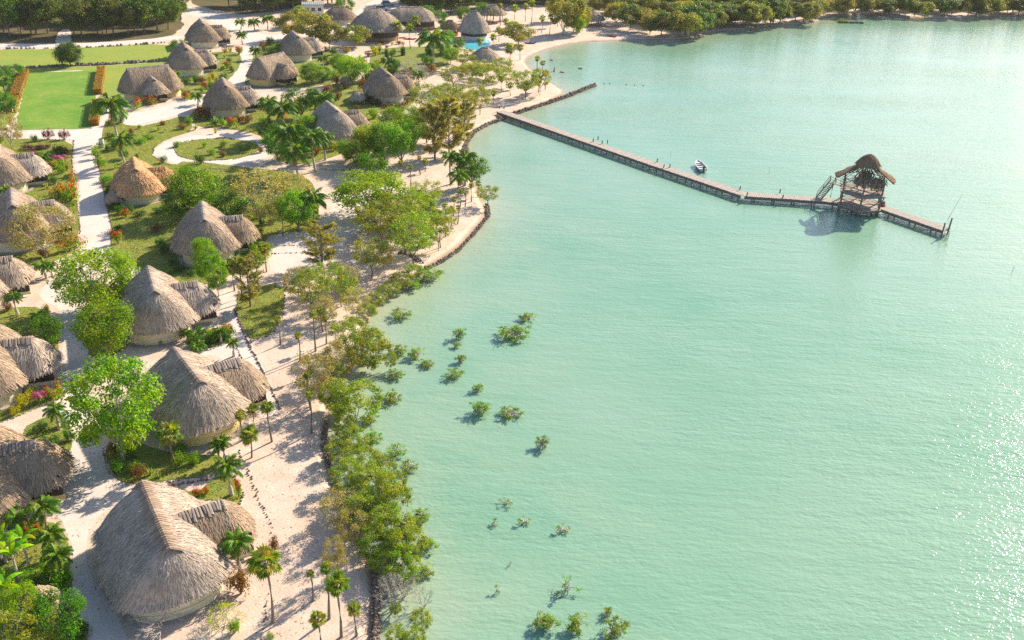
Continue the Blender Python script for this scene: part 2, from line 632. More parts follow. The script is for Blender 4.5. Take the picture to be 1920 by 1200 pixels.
lawn('lawn', [(52, 137), (187, 132), (173, 241), (28, 244)], 'lawn_vivid', 'vivid green rectangular lawn between two yellow hedges', 11, 0.03, 0.22, 0)
lawn('lawn', [(-60, 94), (120, 92), (322, 80), (345, 100), (330, 114), (200, 123), (-60, 129)], 'lawn_dry', 'yellowish upper lawn strip around the round bush', 12)
lawn('lawn', [(-60, 130), (200, 124), (335, 114), (320, 152), (240, 190), (192, 186), (187, 130), (52, 135), (26, 243), (-60, 246)], 'lawn_dry',
     'yellow-green grass surrounding the vivid rectangular lawn', 13, 0.016)
lawn('lawn', [(-60, 262), (60, 260), (138, 264), (134, 300), (137, 345), (146, 400), (150, 440), (130, 480), (70, 500), (-60, 500)], 'lawn_garden',
     'garden lawn with purple and pink flowerbeds', 14)
lawn('lawn', [(200, 218), (250, 240), (305, 228), (350, 215), (365, 245), (320, 258), (290, 275), (285, 296), (330, 312), (345, 300), (480, 316),
              (560, 325), (595, 350), (600, 432), (520, 437), (500, 445), (480, 490), (430, 520), (345, 545), (300, 520), (250, 500),
              (207, 475), (211, 430), (200, 385), (190, 335), (181, 290), (190, 262)], 'lawn_garden', 'mixed garden lawn around the golden-thatched hut', 15)
lawn('lawn', [(325, 277), (350, 264), (420, 258), (478, 268), (492, 284), (440, 299), (370, 302), (335, 293)], 'lawn_garden',
     'oval lawn island inside the looping path', 16, 0.03)
lawn('lawn', [(346, 214), (420, 182), (452, 168), (500, 205), (560, 190), (640, 180), (720, 210), (700, 262), (640, 290), (560, 312), (512, 300), (520, 280),
              (490, 252), (420, 240), (372, 240)], 'lawn_garden', 'shaded garden grass below the middle row of huts', 17)
lawn('lawn', [(160, 560), (245, 545), (250, 640), (215, 668), (172, 680), (156, 620)], 'lawn_garden', 'shaded grass strip beside the lane under two trees', 18)
lawn('lawn', [(352, 662), (380, 632), (418, 620), (440, 636), (398, 652)], 'lawn_garden', 'small lawn with young palms between two seaward huts', 19)
lawn('lawn', [(448, 547), (535, 528), (530, 590), (512, 626), (472, 640), (455, 612), (441, 582)], 'lawn_garden', 'stone-edged lawn patch on the beach', 20, 0.03)
lawn('lawn', [(195, 838), (235, 820), (300, 845), (360, 850), (425, 856), (400, 890), (320, 902), (240, 908), (205, 888)], 'lawn_garden',
     'half-moon lawn below the yellow-walled hut', 21)
lawn('lawn', [(290, 912), (370, 925), (395, 898), (435, 886), (456, 928), (446, 952), (410, 935), (350, 945)], 'lawn_garden',
     'small flowerbed lawn beside the largest hut', 22)
lawn('lawn', [(-60, 588), (60, 572), (98, 588), (116, 650), (92, 668), (50, 652), (-60, 650)], 'lawn_garden', 'dark shaded garden patch beyond the lane', 23)
lawn('lawn', [(-60, 792), (60, 744), (125, 728), (122, 745), (60, 770), (-60, 812)], 'lawn_garden', 'narrow grass verge with yellow and red shrubs', 24)
lawn('lawn', [(40, 806), (80, 782), (126, 775), (138, 830), (122, 862), (92, 866), (60, 840)], 'lawn_garden', 'small garden wedge with white barrel', 25)
lawn('lawn', [(-60, 985), (60, 975), (112, 985), (130, 1030), (133, 1110), (152, 1180), (185, 1240), (-60, 1260)], 'lawn_garden', 'lush corner garden beside the lane', 26)
lawn('lawn', [(478, 92), (520, 75), (560, 82), (640, 100), (690, 118), (640, 155), (560, 165), (500, 165), (455, 165), (470, 130)], 'lawn_garden',
     'garden grass round the huts near the restaurant', 27)
lawn('lawn', [(700, 92), (790, 86), (850, 95), (845, 118), (800, 142), (740, 150), (690, 125)], 'lawn_garden', 'restaurant garden grass with topiary', 28)
lawn('lawn', [(390, 98), (448, 96), (455, 118), (430, 150), (400, 168), (345, 195), (330, 150), (345, 118)], 'lawn_garden', 'grass strip along the lane beside three huts', 29)
lawn('lawn', [(600, 160), (690, 150), (790, 160), (770, 205), (720, 215), (620, 200)], 'lawn_garden', 'lawn around the white-walled round hut', 30)
patch('forest_floor', [(-400, -160), (330, -160), (330, 8), (350, 62), (250, 78), (130, 84), (-60, 82), (-400, 90)], 0.010, 'forest_floor',
      'brown leaf litter under the wood behind the lawn', 'ground', 3.0, 0.5, 31)
patch('forest_floor', [(345, -160), (660, -160), (600, 5), (470, 28), (420, 22), (345, 4)], 0.010, 'forest_floor',
      'dark ground under the wood beside the entrance road', 'ground', 3.0, 0.5, 32)
patch('forest_floor', [(700, -160), (2600, -160), (2600, 20), (1900, 22), (1560, 12), (1420, 35), (1290, 50), (1160, 25), (1060, 12), (900, 5), (780, -12)], 0.010,
      'forest_floor', 'brown ground under the lakeshore wood', 'ground', 3.0, 0.5, 33)
patch('path', [(-100, 88), (-100, 82), (130, 82), (250, 76), (345, 66), (350, 72), (250, 83), (130, 90)], 0.014, 'path', 'sandy track between wood and lawn', 'path', 2, 0.1, 34)
patch('path', [(100, 84), (112, 55), (135, 55), (133, 84)], 0.018, 'path', 'side track running into the wood', 'path', 2, 0.1, 35)


# ------------------------------------------------------------------ stones
STONE_V = []
_r = random.Random(5)


def stone(mb, p, s, r, col):
    """one rough boulder: a knocked-about cube with its corners cut in"""
    k = 6
    vs = []
    rz = r.uniform(0, 6.28)
    for z, q in ((-0.5, .8), (0.05, 1.08), (0.55, .6)):
        for j in range(k):
            a = rz + 2 * math.pi * j / k
            w = q * r.uniform(.75, 1.2) * .5
            vs.append((p[0] + math.cos(a) * w * s[0], p[1] + math.sin(a) * w * s[1], p[2] + (z + r.uniform(-.08, .08)) * s[2]))
    fs = []
    for i in range(2):
        for j in range(k):
            fs.append((i * k + j, i * k + (j + 1) % k, (i + 1) * k + (j + 1) % k, (i + 1) * k + j))
    fs.append(tuple(2 * k + j for j in range(k)))
    mb.add(vs, fs, col)


def stone_line(name, label, pts, size, step, rows=1, spread=0.2, z=0.0, zs=None, seed=1, cat='stones', gaps=0.08, light=False):
    r = random.Random(seed)
    w = [G(x, y) for x, y in pts]
    mb = MB()
    for i in range(len(w) - 1):
        a, b = w[i], w[i + 1]
        L = (b - a).length
        k = max(1, int(L / step))
        d = (b - a).normalized()
        nr = Vector((d.y, -d.x, 0))
        for j in range(k):
            if r.random() < gaps:
                continue
            for q in range(rows):
                p = a.lerp(b, (j + r.uniform(-.3, .3)) / k) + nr * (r.gauss(0, spread) if rows == 1 else (q - (rows - 1) / 2) * spread + r.uniform(-.2, .2) * spread)
                s = size * r.uniform(.6, 1.35)
                zz = z + s * .2
                if zs and rows > 1:
                    zz += zs * (1 - abs(q - (rows - 1) / 2) / ((rows - 1) / 2 + .01)) * r.uniform(.6, 1)
                stone(mb, (p.x, p.y, zz), (s, s * r.uniform(.7, 1.2), s * r.uniform(.6, .9)), r, None)
    o = obj(name, mb.mesh(name, 'rock_pale' if light else 'rock'))
    tag(o, label, cat, kind='stuff')


ground_mat('rock_pale', (0.30, 0.24, 0.20), (0.42, 0.35, 0.30), (0.16, 0.12, 0.10), 0.9, 3.0, 12.0, 0.5, 0.05)
stone_line('stone_edging', 'thin line of dark stones dividing path and beach', [(440, 580), (452, 612), (466, 645), (485, 682), (510, 732), (526, 770)], .22, .19, 1, .05, seed=2, gaps=.04)
stone_line('stone_edging', 'broken line of stones across the open sand by the largest hut', [(448, 845), (458, 868), (470, 895), (488, 942), (508, 982), (514, 1022)], .18, .30, 1, .08, seed=3, gaps=.2)
stone_line('stone_edging', 'short stone line beside the tallest fan palm', [(503, 1115), (497, 1160), (488, 1215)], .17, .30, 1, .08, seed=4, gaps=.2)
stone_line('stone_edging', 'stone border round the beach lawn patch', [(448, 547), (441, 582), (455, 612), (472, 641), (512, 627), (531, 590), (536, 528), (448, 546)], .17, .26, 1, .05, seed=5)
stone_line('stone_edging', 'stone border of the half-moon lawn', [(193, 840), (204, 888), (240, 909), (320, 903), (400, 891), (426, 856)], .18, .26, 1, .05, seed=6, light=True)
stone_line('stone_edging', 'stone border of the small lawn with young palms', [(350, 664), (400, 654), (441, 637), (450, 668), (462, 690)], .17, .26, 1, .05, seed=7)
stone_line('stone_edging', 'pale stones edging the lane beside the golden-thatched hut', [(181, 290), (190, 335), (200, 385), (211, 430), (208, 470), (196, 490)], .19, .30, 1, .06, seed=8)
stone_line('stone_edging', 'stones edging the lane along the flower garden', [(60, 260), (138, 263), (135, 300), (138, 345), (147, 400), (151, 440)], .19, .30, 1, .06, seed=9)
stone_line('stone_edging', 'dark stones ringing the oval lawn island', [(325, 277), (350, 264), (420, 258), (478, 268), (492, 284), (440, 299), (370, 302), (335, 293), (325, 277)], .20, .30, 1, .05, seed=10)
stone_line('stone_edging', 'outer stone border of the looping path', [(290, 275), (285, 292), (310, 308), (360, 315), (440, 319)], .20, .32, 1, .06, seed=11)
stone_line('stone_edging', 'stones along the grass verge with red shrubs', [(-30, 806), (60, 770), (124, 744)], .18, .28, 1, .05, seed=12, light=True)
stone_line('stone_edging', 'stones bounding the upper lawn strip and the track', [(-40, 92), (120, 91), (250, 85), (322, 79)], .7, .9, 1, .15, seed=13, gaps=.2, light=True)
stone_line('stone_edging', 'low dark bank between the two upper lawns', [(-40, 127), (60, 127), (200, 121), (330, 113)], .8, .6, 2, .5, seed=14)
stone_line('stone_edging', 'stone border of the small flowerbed beside the largest hut', [(300, 915), (395, 898), (436, 886), (457, 928), (447, 953), (412, 936)], .26, .38, 1, .05, seed=15)
stone_line('stone_edging', 'two thin dark stone lines across the shaded track', [(505, 462), (560, 460), (600, 462)], .18, .28, 1, .06, seed=16)
stone_line('stone_edging', 'lower dark stone line across the shaded track', [(510, 476), (560, 474), (610, 476)], .18, .28, 1, .06, seed=17)
stone_line('stone_edging', 'stone curb in front of the shaded middle trees', [(600, 318), (660, 320), (720, 316)], .20, .30, 1, .06, seed=18)
stone_line('sea_wall', 'dark boulder sea wall around the wooded point', [(913, 382), (917, 402), (891, 434), (860, 467), (830, 487), (800, 501)], .3, .3, 2, .34, -.12, .12, seed=21, cat='sea wall', gaps=.08)
stone_line('sea_wall', 'straight dark rock groyne beside the dock', [(962, 212), (1000, 200), (1060, 180), (1117, 157)], .5, .38, 3, .42, -.35, .4, seed=22, cat='sea wall', gaps=0)
stone_line('sea_wall', 'low dark rock edge where the dock meets land', [(948, 219), (915, 231), (890, 244), (876, 262), (868, 290)], .6, .5, 2, .4, -.3, .2, seed=23, cat='sea wall', gaps=0)
stone_line('sea_wall', 'dark stone shore edge behind the near mangroves', [(612, 790), (606, 830), (616, 870), (628, 910), (650, 955)], .32, .35, 2, .3, -.08, .1, seed=24, cat='sea wall', gaps=.05)
stone_line('sea_wall', 'dark rubble shore edge at the bottom palms', [(700, 1070), (706, 1120), (704, 1170), (700, 1230)], .34, .32, 3, .28, -.1, .1, seed=25, cat='sea wall', gaps=.05)
stone_line('sea_wall', 'dark stone edge under the green shoreline bushes', [(800, 500), (770, 478), (745, 472)], .5, .5, 2, .4, -.1, .2, seed=26, cat='sea wall', gaps=.05)


# ------------------------------------------------------------------ thatched huts
def loop_pts(L, Rw, E, n):
    """footprint points with their matching ridge points, counter-clockwise"""
    per_side = 2 * L
    arc = math.pi * math.sqrt((Rw * Rw + E * E) / 2)
    tot = 2 * per_side + 2 * arc
    out = []
    for i in range(n):
        d = tot * i / n
        if d < per_side:
            x = L - d
            out.append(((x, Rw), (x, 0)))
        elif d < per_side + arc:
            a = math.pi / 2 + math.pi * (d - per_side) / arc
            out.append(((-L + E * math.cos(a), Rw * math.sin(a)), (-L, 0)))
        elif d < 2 * per_side + arc:
            x = -L + (d - per_side - arc)
            out.append(((x, -Rw), (x, 0)))
        else:
            a = -math.pi / 2 + math.pi * (d - 2 * per_side - arc) / arc
            out.append(((L + E * math.cos(a), Rw * math.sin(a)), (L, 0)))
    return out


def straw_col(r, base=(0.51, 0.395, 0.295)):
    k = r.choice((0.72, 0.86, 0.94, 1.0, 1.06, 1.16)) * r.uniform(.94, 1.06)
    w = r.uniform(-.03, .03)
    return (base[0] * k + w * .3, base[1] * k, base[2] * k - w * .4)


def roof_mesh(name, L, Rw, E, zr, ze, seed, nstraw, mat='thatch', slen=0.75, sw=0.085, lift=0.09, full=True):
    r = random.Random(seed)
    mb = MB()
    n, m = 56, 9
    lp = loop_pts(L, Rw, E, n)
    wob = [r.uniform(-.5, .5) for _ in range(n)]
    wob = [(wob[i - 1] + wob[i] * 2 + wob[(i + 1) % n]) / 4 for i in range(n)]

    def g(s):
        q = 0.62 * s + 0.38 * s ** 2.4 + 0.02 * math.sin(2 * math.pi * s)
        return (math.sqrt(q * q + .010) - .1) / .905

    def pt(i, s, off=0.0):
        i0 = int(math.floor(i)) % n
        i1 = (i0 + 1) % n
        t = i - math.floor(i)
        P = [lp[i0][0][k] * (1 - t) + lp[i1][0][k] * t for k in (0, 1)]
        Q = [lp[i0][1][k] * (1 - t) + lp[i1][1][k] * t for k in (0, 1)]
        wb = (wob[i0] * (1 - t) + wob[i1] * t)
        s2 = s * (1 + .035 * wb)
        x, y = Q[0] + (P[0] - Q[0]) * s2, Q[1] + (P[1] - Q[1]) * s2
        return Vector((x, y, zr - (zr - ze) * g(min(s, 1.0)) - max(0, s - 1) * 2.2 + wb * .18 * s + off))

    vs, fs = [], []
    ss = [0.0, .12, .25, .4, .55, .7, .82, .92, 1.0]
    for s in ss:
        for i in range(n):
            vs.append(pt(i, s, r.uniform(-.04, .04)))
    for s, off in ((1.03, -.28), (.9, -.30), (.6, -.30), (0.3, -.30)):
        for i in range(n):
            p = pt(i, s, off)
            vs.append(p)
    rows = len(ss) + 4
    for k in range(rows - 1):
        for i in range(n):
            j = (i + 1) % n
            fs.append((k * n + i, (k + 1) * n + i, (k + 1) * n + j, k * n + j))
    mb.add(vs, fs, (0.42, 0.325, 0.245))
    for _ in range(nstraw):
        i = r.uniform(0, n)
        s = math.sqrt(r.random()) * 0.99
        ln = slen * r.uniform(.5, 1.3)
        slope_len = math.hypot(Rw, zr - ze)
        a = pt(i, s)
        b = pt(i + r.uniform(-.25, .25), s + ln / slope_len)
        d = (b - a)
        c = pt(i + .3, s) - a
        nrm = d.cross(c)
        if nrm.length < 1e-6:
            continue
        nrm.normalize()
        if nrm.z < 0:
            nrm = -nrm
        side = d.cross(nrm).normalized() * (sw * r.uniform(.5, 1.4) / 2)
        l0, l1 = r.uniform(.0, .03), r.uniform(.02, lift)
        if r.random() < .05:
            l1 *= 2.2
        mb.add([a - side + nrm * l0, a + side + nrm * l0, b + side * .6 + nrm * l1, b - side * .6 + nrm * l1], [(0, 1, 2, 3)], straw_col(r))
    # shaggy fringe hanging off the eave
    for _ in range(nstraw // 9):
        i = r.uniform(0, n)
        a = pt(i, .97, .03)
        b = pt(i + r.uniform(-.2, .2), 1.0 + r.uniform(.0, .09), -r.uniform(.05, .32))
        d = b - a
        side = d.cross(Vector((0, 0, 1)))
        if side.length < 1e-6:
            continue
        side = side.normalized() * sw * .7
        mb.add([a - side, a + side, b + side * .5, b - side * .5], [(0, 1, 2, 3)], straw_col(r))
    return mb.mesh(name, mat)


def ridge_mesh(name, L, slope, zr, seed, mat='thatch', drop=1.15, bw=0.30, thick=0.15):
    """row of straw bundles bent over the ridge (ridge along X)"""
    r = random.Random(seed)
    mb = MB()
    x = -L - .3
    while x < L + .35:
        w = bw * r.uniform(.7, 1.2)
        col = straw_col(r, (0.40, 0.31, 0.245))
        dl, dr = drop * r.uniform(.7, 1.15), drop * r.uniform(.7, 1.15)
        prof = []
        for u in (-1.0, -.6, -.25, 0, .25, .6, 1.0):
            q = dl if u < 0 else dr
            prof.append((u * q * math.cos(slope) * 1.1, zr - (math.sqrt(u * u + .09) - .3) * q * 1.15 * math.sin(slope) + thick))
        vs, fs = [], []
        sk = r.uniform(-.12, .12)
        for k, (y, z) in enumerate(prof):
            e = sk * (k - 3) / 3
            for a in (-1, -.5, .5, 1):
                vs.append((x + e + a * w * .55, y, z + (0.08 if abs(a) < .9 else -.06)))
        for k in range(len(prof) - 1):
            for q in range(3):
                fs.append((k * 4 + q, k * 4 + q + 1, (k + 1) * 4 + q + 1, (k + 1) * 4 + q))
        mb.add(vs, fs, col)
        for _ in range(9):
            sg = r.choice((-1, 1))
            u0 = r.uniform(0, .5)
            q = (dl if sg < 0 else dr) * r.uniform(.8, 1.25)
            xx = x + r.uniform(-.5, .5) * w
            a = Vector((xx, sg * u0 * q * math.cos(slope), zr - u0 * q * math.sin(slope) + thick + .09))
            b = Vector((xx + r.uniform(-.1, .1), sg * q * math.cos(slope), zr - q * math.sin(slope) + thick + r.uniform(-.02, .1)))
            mb.add([a - Vector((.035, 0, 0)), a + Vector((.035, 0, 0)), b + Vector((.02, 0, 0)), b - Vector((.02, 0, 0))], [(0, 1, 2, 3)], straw_col(r))
        x += bw * r.uniform(.85, 1.05)
    return mb.mesh(name, mat)


def ring_wall(name, L, Rw, E, z0, z1, mat, n=44):
    mb = MB()
    lp = loop_pts(L, Rw, E, n)
    vs = [(p[0][0], p[0][1], z) for z in (z0, z1) for p in lp]
    fs = [(i, (i + 1) % n, n + (i + 1) % n, n + i) for i in range(n)] + [tuple(range(n, 2 * n))]
    mb.add(vs, fs)
    return mb.mesh(name, mat, False)


def hut_kit(tagname, wallmat, seed, L=3.2, Rw=4.2, E=2.7, zr=6.1, ze=2.1, nstraw=6500, mat='thatch', sw=.085, slen=.75, lift=.09, porch=True,
            pr=2.9, pl0=1.2, pl1=5.0, pE=2.2, pz=4.75):
    k = {}
    k['roof'] = roof_mesh('thatch_roof', L, Rw, E, zr, ze, seed, nstraw, mat, slen, sw, lift)
    k['ridge'] = ridge_mesh('ridge_cap', L + .1, math.atan2(zr - ze, Rw), zr, seed + 1, mat)
    k['wall'] = ring_wall('wall', L * .98, Rw * .82, E * .8, .12, ze + .9, wallmat)
    k['base'] = ring_wall('base_band', L * .98, Rw * .82 + .06, E * .8 + .06, .1, .75, wallmat)
    k['slab'] = ring_wall('terrace', L, Rw * 1.0, E * 1.0, -.2, .09, 'concrete')
    mb = MB()
    mb.box((0, 0, 0), (.55, .10, .38))
    k['window'] = mb.mesh('window', 'dark_glass')
    mb = MB()
    mb.box((0, 0, 1.0), (1.0, .10, 2.0))
    mb.box((.35, -.07, 1.0), (.06, .06, .12))
    k['door'] = mb.mesh('door', 'mid_wood')
    if porch:
        pl = (pl1 - pl0) / 2
        k['porch_roof'] = roof_mesh('porch_roof', pl, pr, pE, pz, ze + .1, seed + 2, nstraw // 2, mat, slen, sw, lift)
        k['porch_ridge'] = ridge_mesh('porch_ridge_cap', pl * .95, math.atan2(pz - ze, pr), pz, seed + 3, mat, .95, .27, .26)
        pw = pr * .72
        x1 = pl + pE * .3
        mb = MB()
        mb.box((x1 / 2 - pl / 2, 0, .15), (x1 + pl, 2 * pw + .5, .3))
        k['porch_floor'] = mb.mesh('porch_floor', 'concrete')
        mb = MB()
        for sy in (-1, 1):
            mb.box((x1 / 2, sy * pw, .48), (x1 + 2, .16, .42))
        mb.box((x1 + .0, -pw * .62, .48), (.16, pw * .76, .42))
        mb.box((x1 + .0, pw * .62, .48), (.16, pw * .76, .42))
        k['porch_wall'] = mb.mesh('porch_wall', wallmat)
        mb = MB()
        for sy in (-1, 1):
            mb.box((x1 / 2, sy * (pw - .05), 1.65), (x1 + 1.9, .03, 1.92))
        mb.box((x1 - .05, 0, 1.65), (.03, 2 * pw - .2, 1.92))
        k['screen'] = mb.mesh('screen', 'screen')
        mb = MB()
        for sy in (-1, 1):
            for x in np.linspace(-.6, x1, 4):
                mb.box((float(x), sy * (pw + .0), 1.7), (.09, .09, 2.0))
            mb.box((x1 / 2, sy * (pw + .0), 1.55), (x1 + 1.4, .06, .07))
        for y in np.linspace(-pw, pw, 5):
            mb.box((x1, float(y), 1.7), (.09, .09, 2.0))
        mb.box((x1, 0, 1.55), (.06, 2 * pw, .07))
        k['screen_frame'] = mb.mesh('screen_frame', 'mid_wood')
        k['porch_dx'] = (pl0 + pl1) / 2
    k['back_roof'] = roof_mesh('back_eave', .5, 1.2, .9, ze + .9, ze - .35, seed + 4, 350, mat)
    k['par'] = (L, Rw, E, ze)
    return k


def place_hut(kit, label, px, py, ang, sc=1.0, porch_side=1, group='thatched guest huts', mirror=False, back=True, nwin=7):
    p = G(px, py)
    t = thing('thatched_hut', label, 'hut', p, R(ang), group)
    s = (sc, sc, sc)
    L, Rw, E, ze = kit['par']
    obj('terrace', kit['slab'], t, sc=s)
    w = obj('wall', kit['wall'], t, sc=s)
    obj('base_band', kit['base'], w)
    rf = obj('thatch_roof', kit['roof'], t, sc=s)
    obj('ridge_cap', kit['ridge'], rf)
    lp = loop_pts(L * .98, Rw * .82, E * .8, 44)
    for q in range(nwin):
        i = int(44 * (q + .5) / nwin)
        (x, y), (qx, qy) = lp[i]
        a = math.atan2(y - qy, x - qx)
        obj('window', kit['window'], w, (x + math.cos(a) * .02, y + math.sin(a) * .02, ze - .22), (0, 0, a + math.pi / 2))
    obj('door', kit['door'], w, (0, -porch_side * (Rw * .82 + .03), .12), (0, 0, 0 if porch_side > 0 else math.pi))
    if back:
        obj('back_eave', kit['back_roof'], t, (0, -porch_side * (Rw * .84) * sc, .05), (0, 0, 0), s)
    if 'porch_roof' in kit:
        a = math.pi / 2 * porch_side
        loc = (0, porch_side * kit['porch_dx'] * sc, 0)
        pr = obj('porch_roof', kit['porch_roof'], t, loc, (0, 0, a), s)
        obj('porch_ridge_cap', kit['porch_ridge'], pr)
        obj('porch_floor', kit['porch_floor'], t, loc, (0, 0, a), s)
        pw = obj('porch_wall', kit['porch_wall'], t, loc, (0, 0, a), s)
        sn = obj('screen', kit['screen'], t, loc, (0, 0, a), s)
        obj('screen_frame', kit['screen_frame'], sn)
    return t


KIT_A = hut_kit('a', 'yellow_plaster', 100, nstraw=9000, zr=5.85)
KIT_B = hut_kit('b', 'cream_plaster', 200, nstraw=6500)
KIT_C = hut_kit('c', 'cream_plaster', 300, nstraw=5000, sw=.085, slen=.8)
KIT_BIG = hut_kit('big', 'cream_plaster', 400, nstraw=13000, L=4.1, Rw=4.1, E=2.15, zr=5.7, sw=.06)
KIT_GOLD = hut_kit('gold', 'cream_plaster', 500, nstraw=6500, mat='thatch_gold', sw=.16, slen=.8, lift=.2)
KIT_LONG = hut_kit('long', 'yellow_plaster', 600, nstraw=5000, L=4.0, Rw=4.2, E=3.0, zr=6.6, sw=.085, slen=.8)
KIT_WHITE = hut_kit('white', 'white_plaster', 700, nstraw=5000, sw=.085, slen=.8)

# ridge direction in degrees; porch grows to the ridge's +Y side (towards the water)
place_hut(KIT_BIG, 'largest thatched hut at the bottom of the lane, dark ridge facing the camera', 312, 1068, -57, .98)
place_hut(KIT_A, 'thatched hut with deep yellow wall beside the bright green tree', 365, 780, -53, 1.02)
place_hut(KIT_B, 'thatched hut with pale yellow round wall above the deep yellow one', 298, 608, -64, .97)
place_hut(KIT_C, 'thatched hut behind a slender white-trunked tree, middle of the seaward row', 391, 470, -70, .96)
place_hut(KIT_GOLD, 'shaggy golden-brown thatched hut beside the lane', 262, 366, -66, .86)
place_hut(KIT_B, 'thatched hut at the photo edge beside yellow and pink shrubs', -22, 722, -70, 1.0)
place_hut(KIT_A, 'thatched hut at the photo edge with tree shadow dappling its porch roof', -38, 938, -70, 1.05)
place_hut(KIT_C, 'thatched hut at the photo edge behind the small grass triangle', -46, 556, -66, .95)
place_hut(KIT_B, 'thatched hut half hidden behind a grey-green tree at the lane', 40, 446, -62, 1.0)
place_hut(KIT_C, 'thatched hut behind the pink flowerbeds at the photo edge', 8, 348, -62, .98)
place_hut(KIT_C, 'thatched hut above the winding white footpath', 426, 208, -68, .98)
place_hut(KIT_LONG, 'long-ridged thatched hut beside the vivid lawn with red shrubs', 285, 180, 32, .95, -1)
place_hut(KIT_B, 'thatched hut directly behind the long-ridged hut', 352, 134, -66, 1.0)
place_hut(KIT_C, 'thatched hut nearest the entrance road', 383, 84, -66, 1.0)
place_hut(KIT_B, 'thatched hut below the big feathery trees near the restaurant', 556, 108, -66, .98)
place_hut(KIT_LONG, 'long thatched hut turned end-on between lane and green bushes', 512, 152, 58, .9, -1)
place_hut(KIT_WHITE, 'thatched hut with white wall and little umbrella shelter beside it', 722, 184, -68, .98)
place_hut(KIT_C, 'thatched hut half hidden by palms below the white-walled hut', 625, 258, -64, 1.0)


def round_house(name, label, px, py, Rr, zr, ze, wall, wh, cat, mat='thatch', nstraw=3000, posts=10, L=.35, seed=1, sw=.13, opening=None):
    t = thing(name, label, cat, G(px, py))
    rf = obj('thatch_roof', roof_mesh('thatch_roof', L, Rr, Rr, zr, ze, seed, nstraw, mat, .9, sw), t)
    obj('ridge_cap', ridge_mesh('ridge_cap', L + .1, math.atan2(zr - ze, Rr), zr, seed + 1, mat, .7), rf)
    if wall:
        obj('wall', ring_wall('wall', L, Rr * .8, Rr * .8, 0, wh, wall), t)
    if opening:
        obj('screen', ring_wall('screen', L, Rr * .78, Rr * .78, wh, ze + .8, opening), t)  # dark ring filling the open sides, its colour standing in for interior shade
    for k in range(posts):
        a = 2 * math.pi * k / posts
        mb = MB()
        mb.tube([(0, 0, 0), (0, 0, ze + .5)], .09, 6)
        obj('post', mb.mesh('post', 'wood_dark'), t, (math.cos(a) * Rr * .8, math.sin(a) * Rr * .8, 0))
    return t


round_house('restaurant', 'big round thatched restaurant with dark open sides', 706, 72, 7.0, 8.2, 3.2, 'mid_wood', 1.1, 'restaurant', seed=801, nstraw=5000, L=.8, opening='screen', posts=16)
round_house('thatched_lodge', 'low wide thatched lodge behind the round restaurant', 772, 52, 5.0, 6.0, 3.0, 'mid_wood', 1.0, 'lodge', seed=811, L=3.0, opening='screen', posts=12, nstraw=4000)
round_house('thatched_lodge', 'brown thatched lodge peeking out behind feathery trees', 638, 48, 4.0, 5.4, 2.6, 'cream_plaster', 2.6, 'lodge', 'thatch_brown', seed=821, L=1.2, posts=8)
round_house('pool_bar', 'tall cone-roofed thatched bar beside the swimming pool', 889, 72, 4.4, 7.6, 2.4, 'white_plaster', 1.1, 'bar', seed=831, posts=10, opening='screen')
round_house('beach_shelter', 'dark thatched cone shelter below the swimming pool', 909, 125, 3.6, 4.8, 2.2, None, 0, 'shelter', seed=841, posts=8)
round_house('beach_shelter', 'grey thatched cone shelter at the far end of the beach', 1108, 46, 3.8, 4.6, 1.9, None, 0, 'shelter', seed=851, posts=8)
round_house('beach_shelter', 'grey thatched shelter in the shade behind the beach palms', 925, 40, 3.6, 5.0, 2.6, None, 0, 'shelter', seed=861, posts=8)
k_ = round_house('snack_kiosk', 'small brown thatched kiosk with orange counter beside the pool bar', 844, 66, 2.6, 4.2, 2.2, 'orange_paint', 1.0, 'kiosk', 'thatch_brown', seed=871, posts=6, nstraw=1500)


def umbrella(label, px, py, Rr, h, seed):
    t = thing('thatch_umbrella', label, 'umbrella', G(px, py), 0, 'little thatched umbrella shelters')
    obj('thatch_roof', roof_mesh('thatch_roof', .1, Rr, Rr, h, h * .55, seed, 900, 'thatch', .5, .09), t)
    mb = MB()
    mb.tube([(0, 0, 0), (0, 0, h * .9)], .09, 6)
    obj('post', mb.mesh('post', 'wood_dark'), t)
    mb = MB()
    mb.tube([(0, 0, .0), (0, 0, .1)], Rr * .5, 12)
    obj('footing', mb.mesh('footing', 'concrete'), t)


umbrella('little thatched umbrella on the lawn by the white-walled hut', 671, 194, 1.5, 2.6, 881)
umbrella('little grey thatched umbrella against the golden-brown hut', 217, 384, 1.2, 2.3, 882)
umbrella('little thatched umbrella among bushes in the bottom corner garden', 82, 1150, 1.3, 2.4, 883)
umbrella('little thatched umbrella at the photo edge among banana plants', 4, 1040, 1.3, 2.3, 884)
umbrella('little thatched umbrella shelter tucked beside the half hidden hut', 648, 160, 1.1, 2.2, 885)

# white service building with a metal roof
t = thing('service_building', 'white flat building with grey-green metal roof at the wood', 'building', G(588, 26), R(12))
mb = MB(); mb.box((0, 0, 1.5), (6.4, 4.2, 3.0)); obj('wall', mb.mesh('wall', 'white_plaster'), t)
mb = MB(); mb.box((0, 0, 3.2), (7.2, 5.2, .22)); rf = obj('roof', mb.mesh('roof', 'metal_roof'), t)
mb = MB()
for i in range(12):
    mb.box((-3.4 + i * .62, 0, 3.34), (.07, 5.2, .06))
obj('roof_rib', mb.mesh('roof_rib', 'metal_roof'), rf)
for i in range(3):
    mb = MB(); mb.box((0, 0, 0), (1.1, .08, 1.0)); obj('window', mb.mesh('window', 'dark_glass'), t, (-2 + i * 2, -2.13, 1.7))

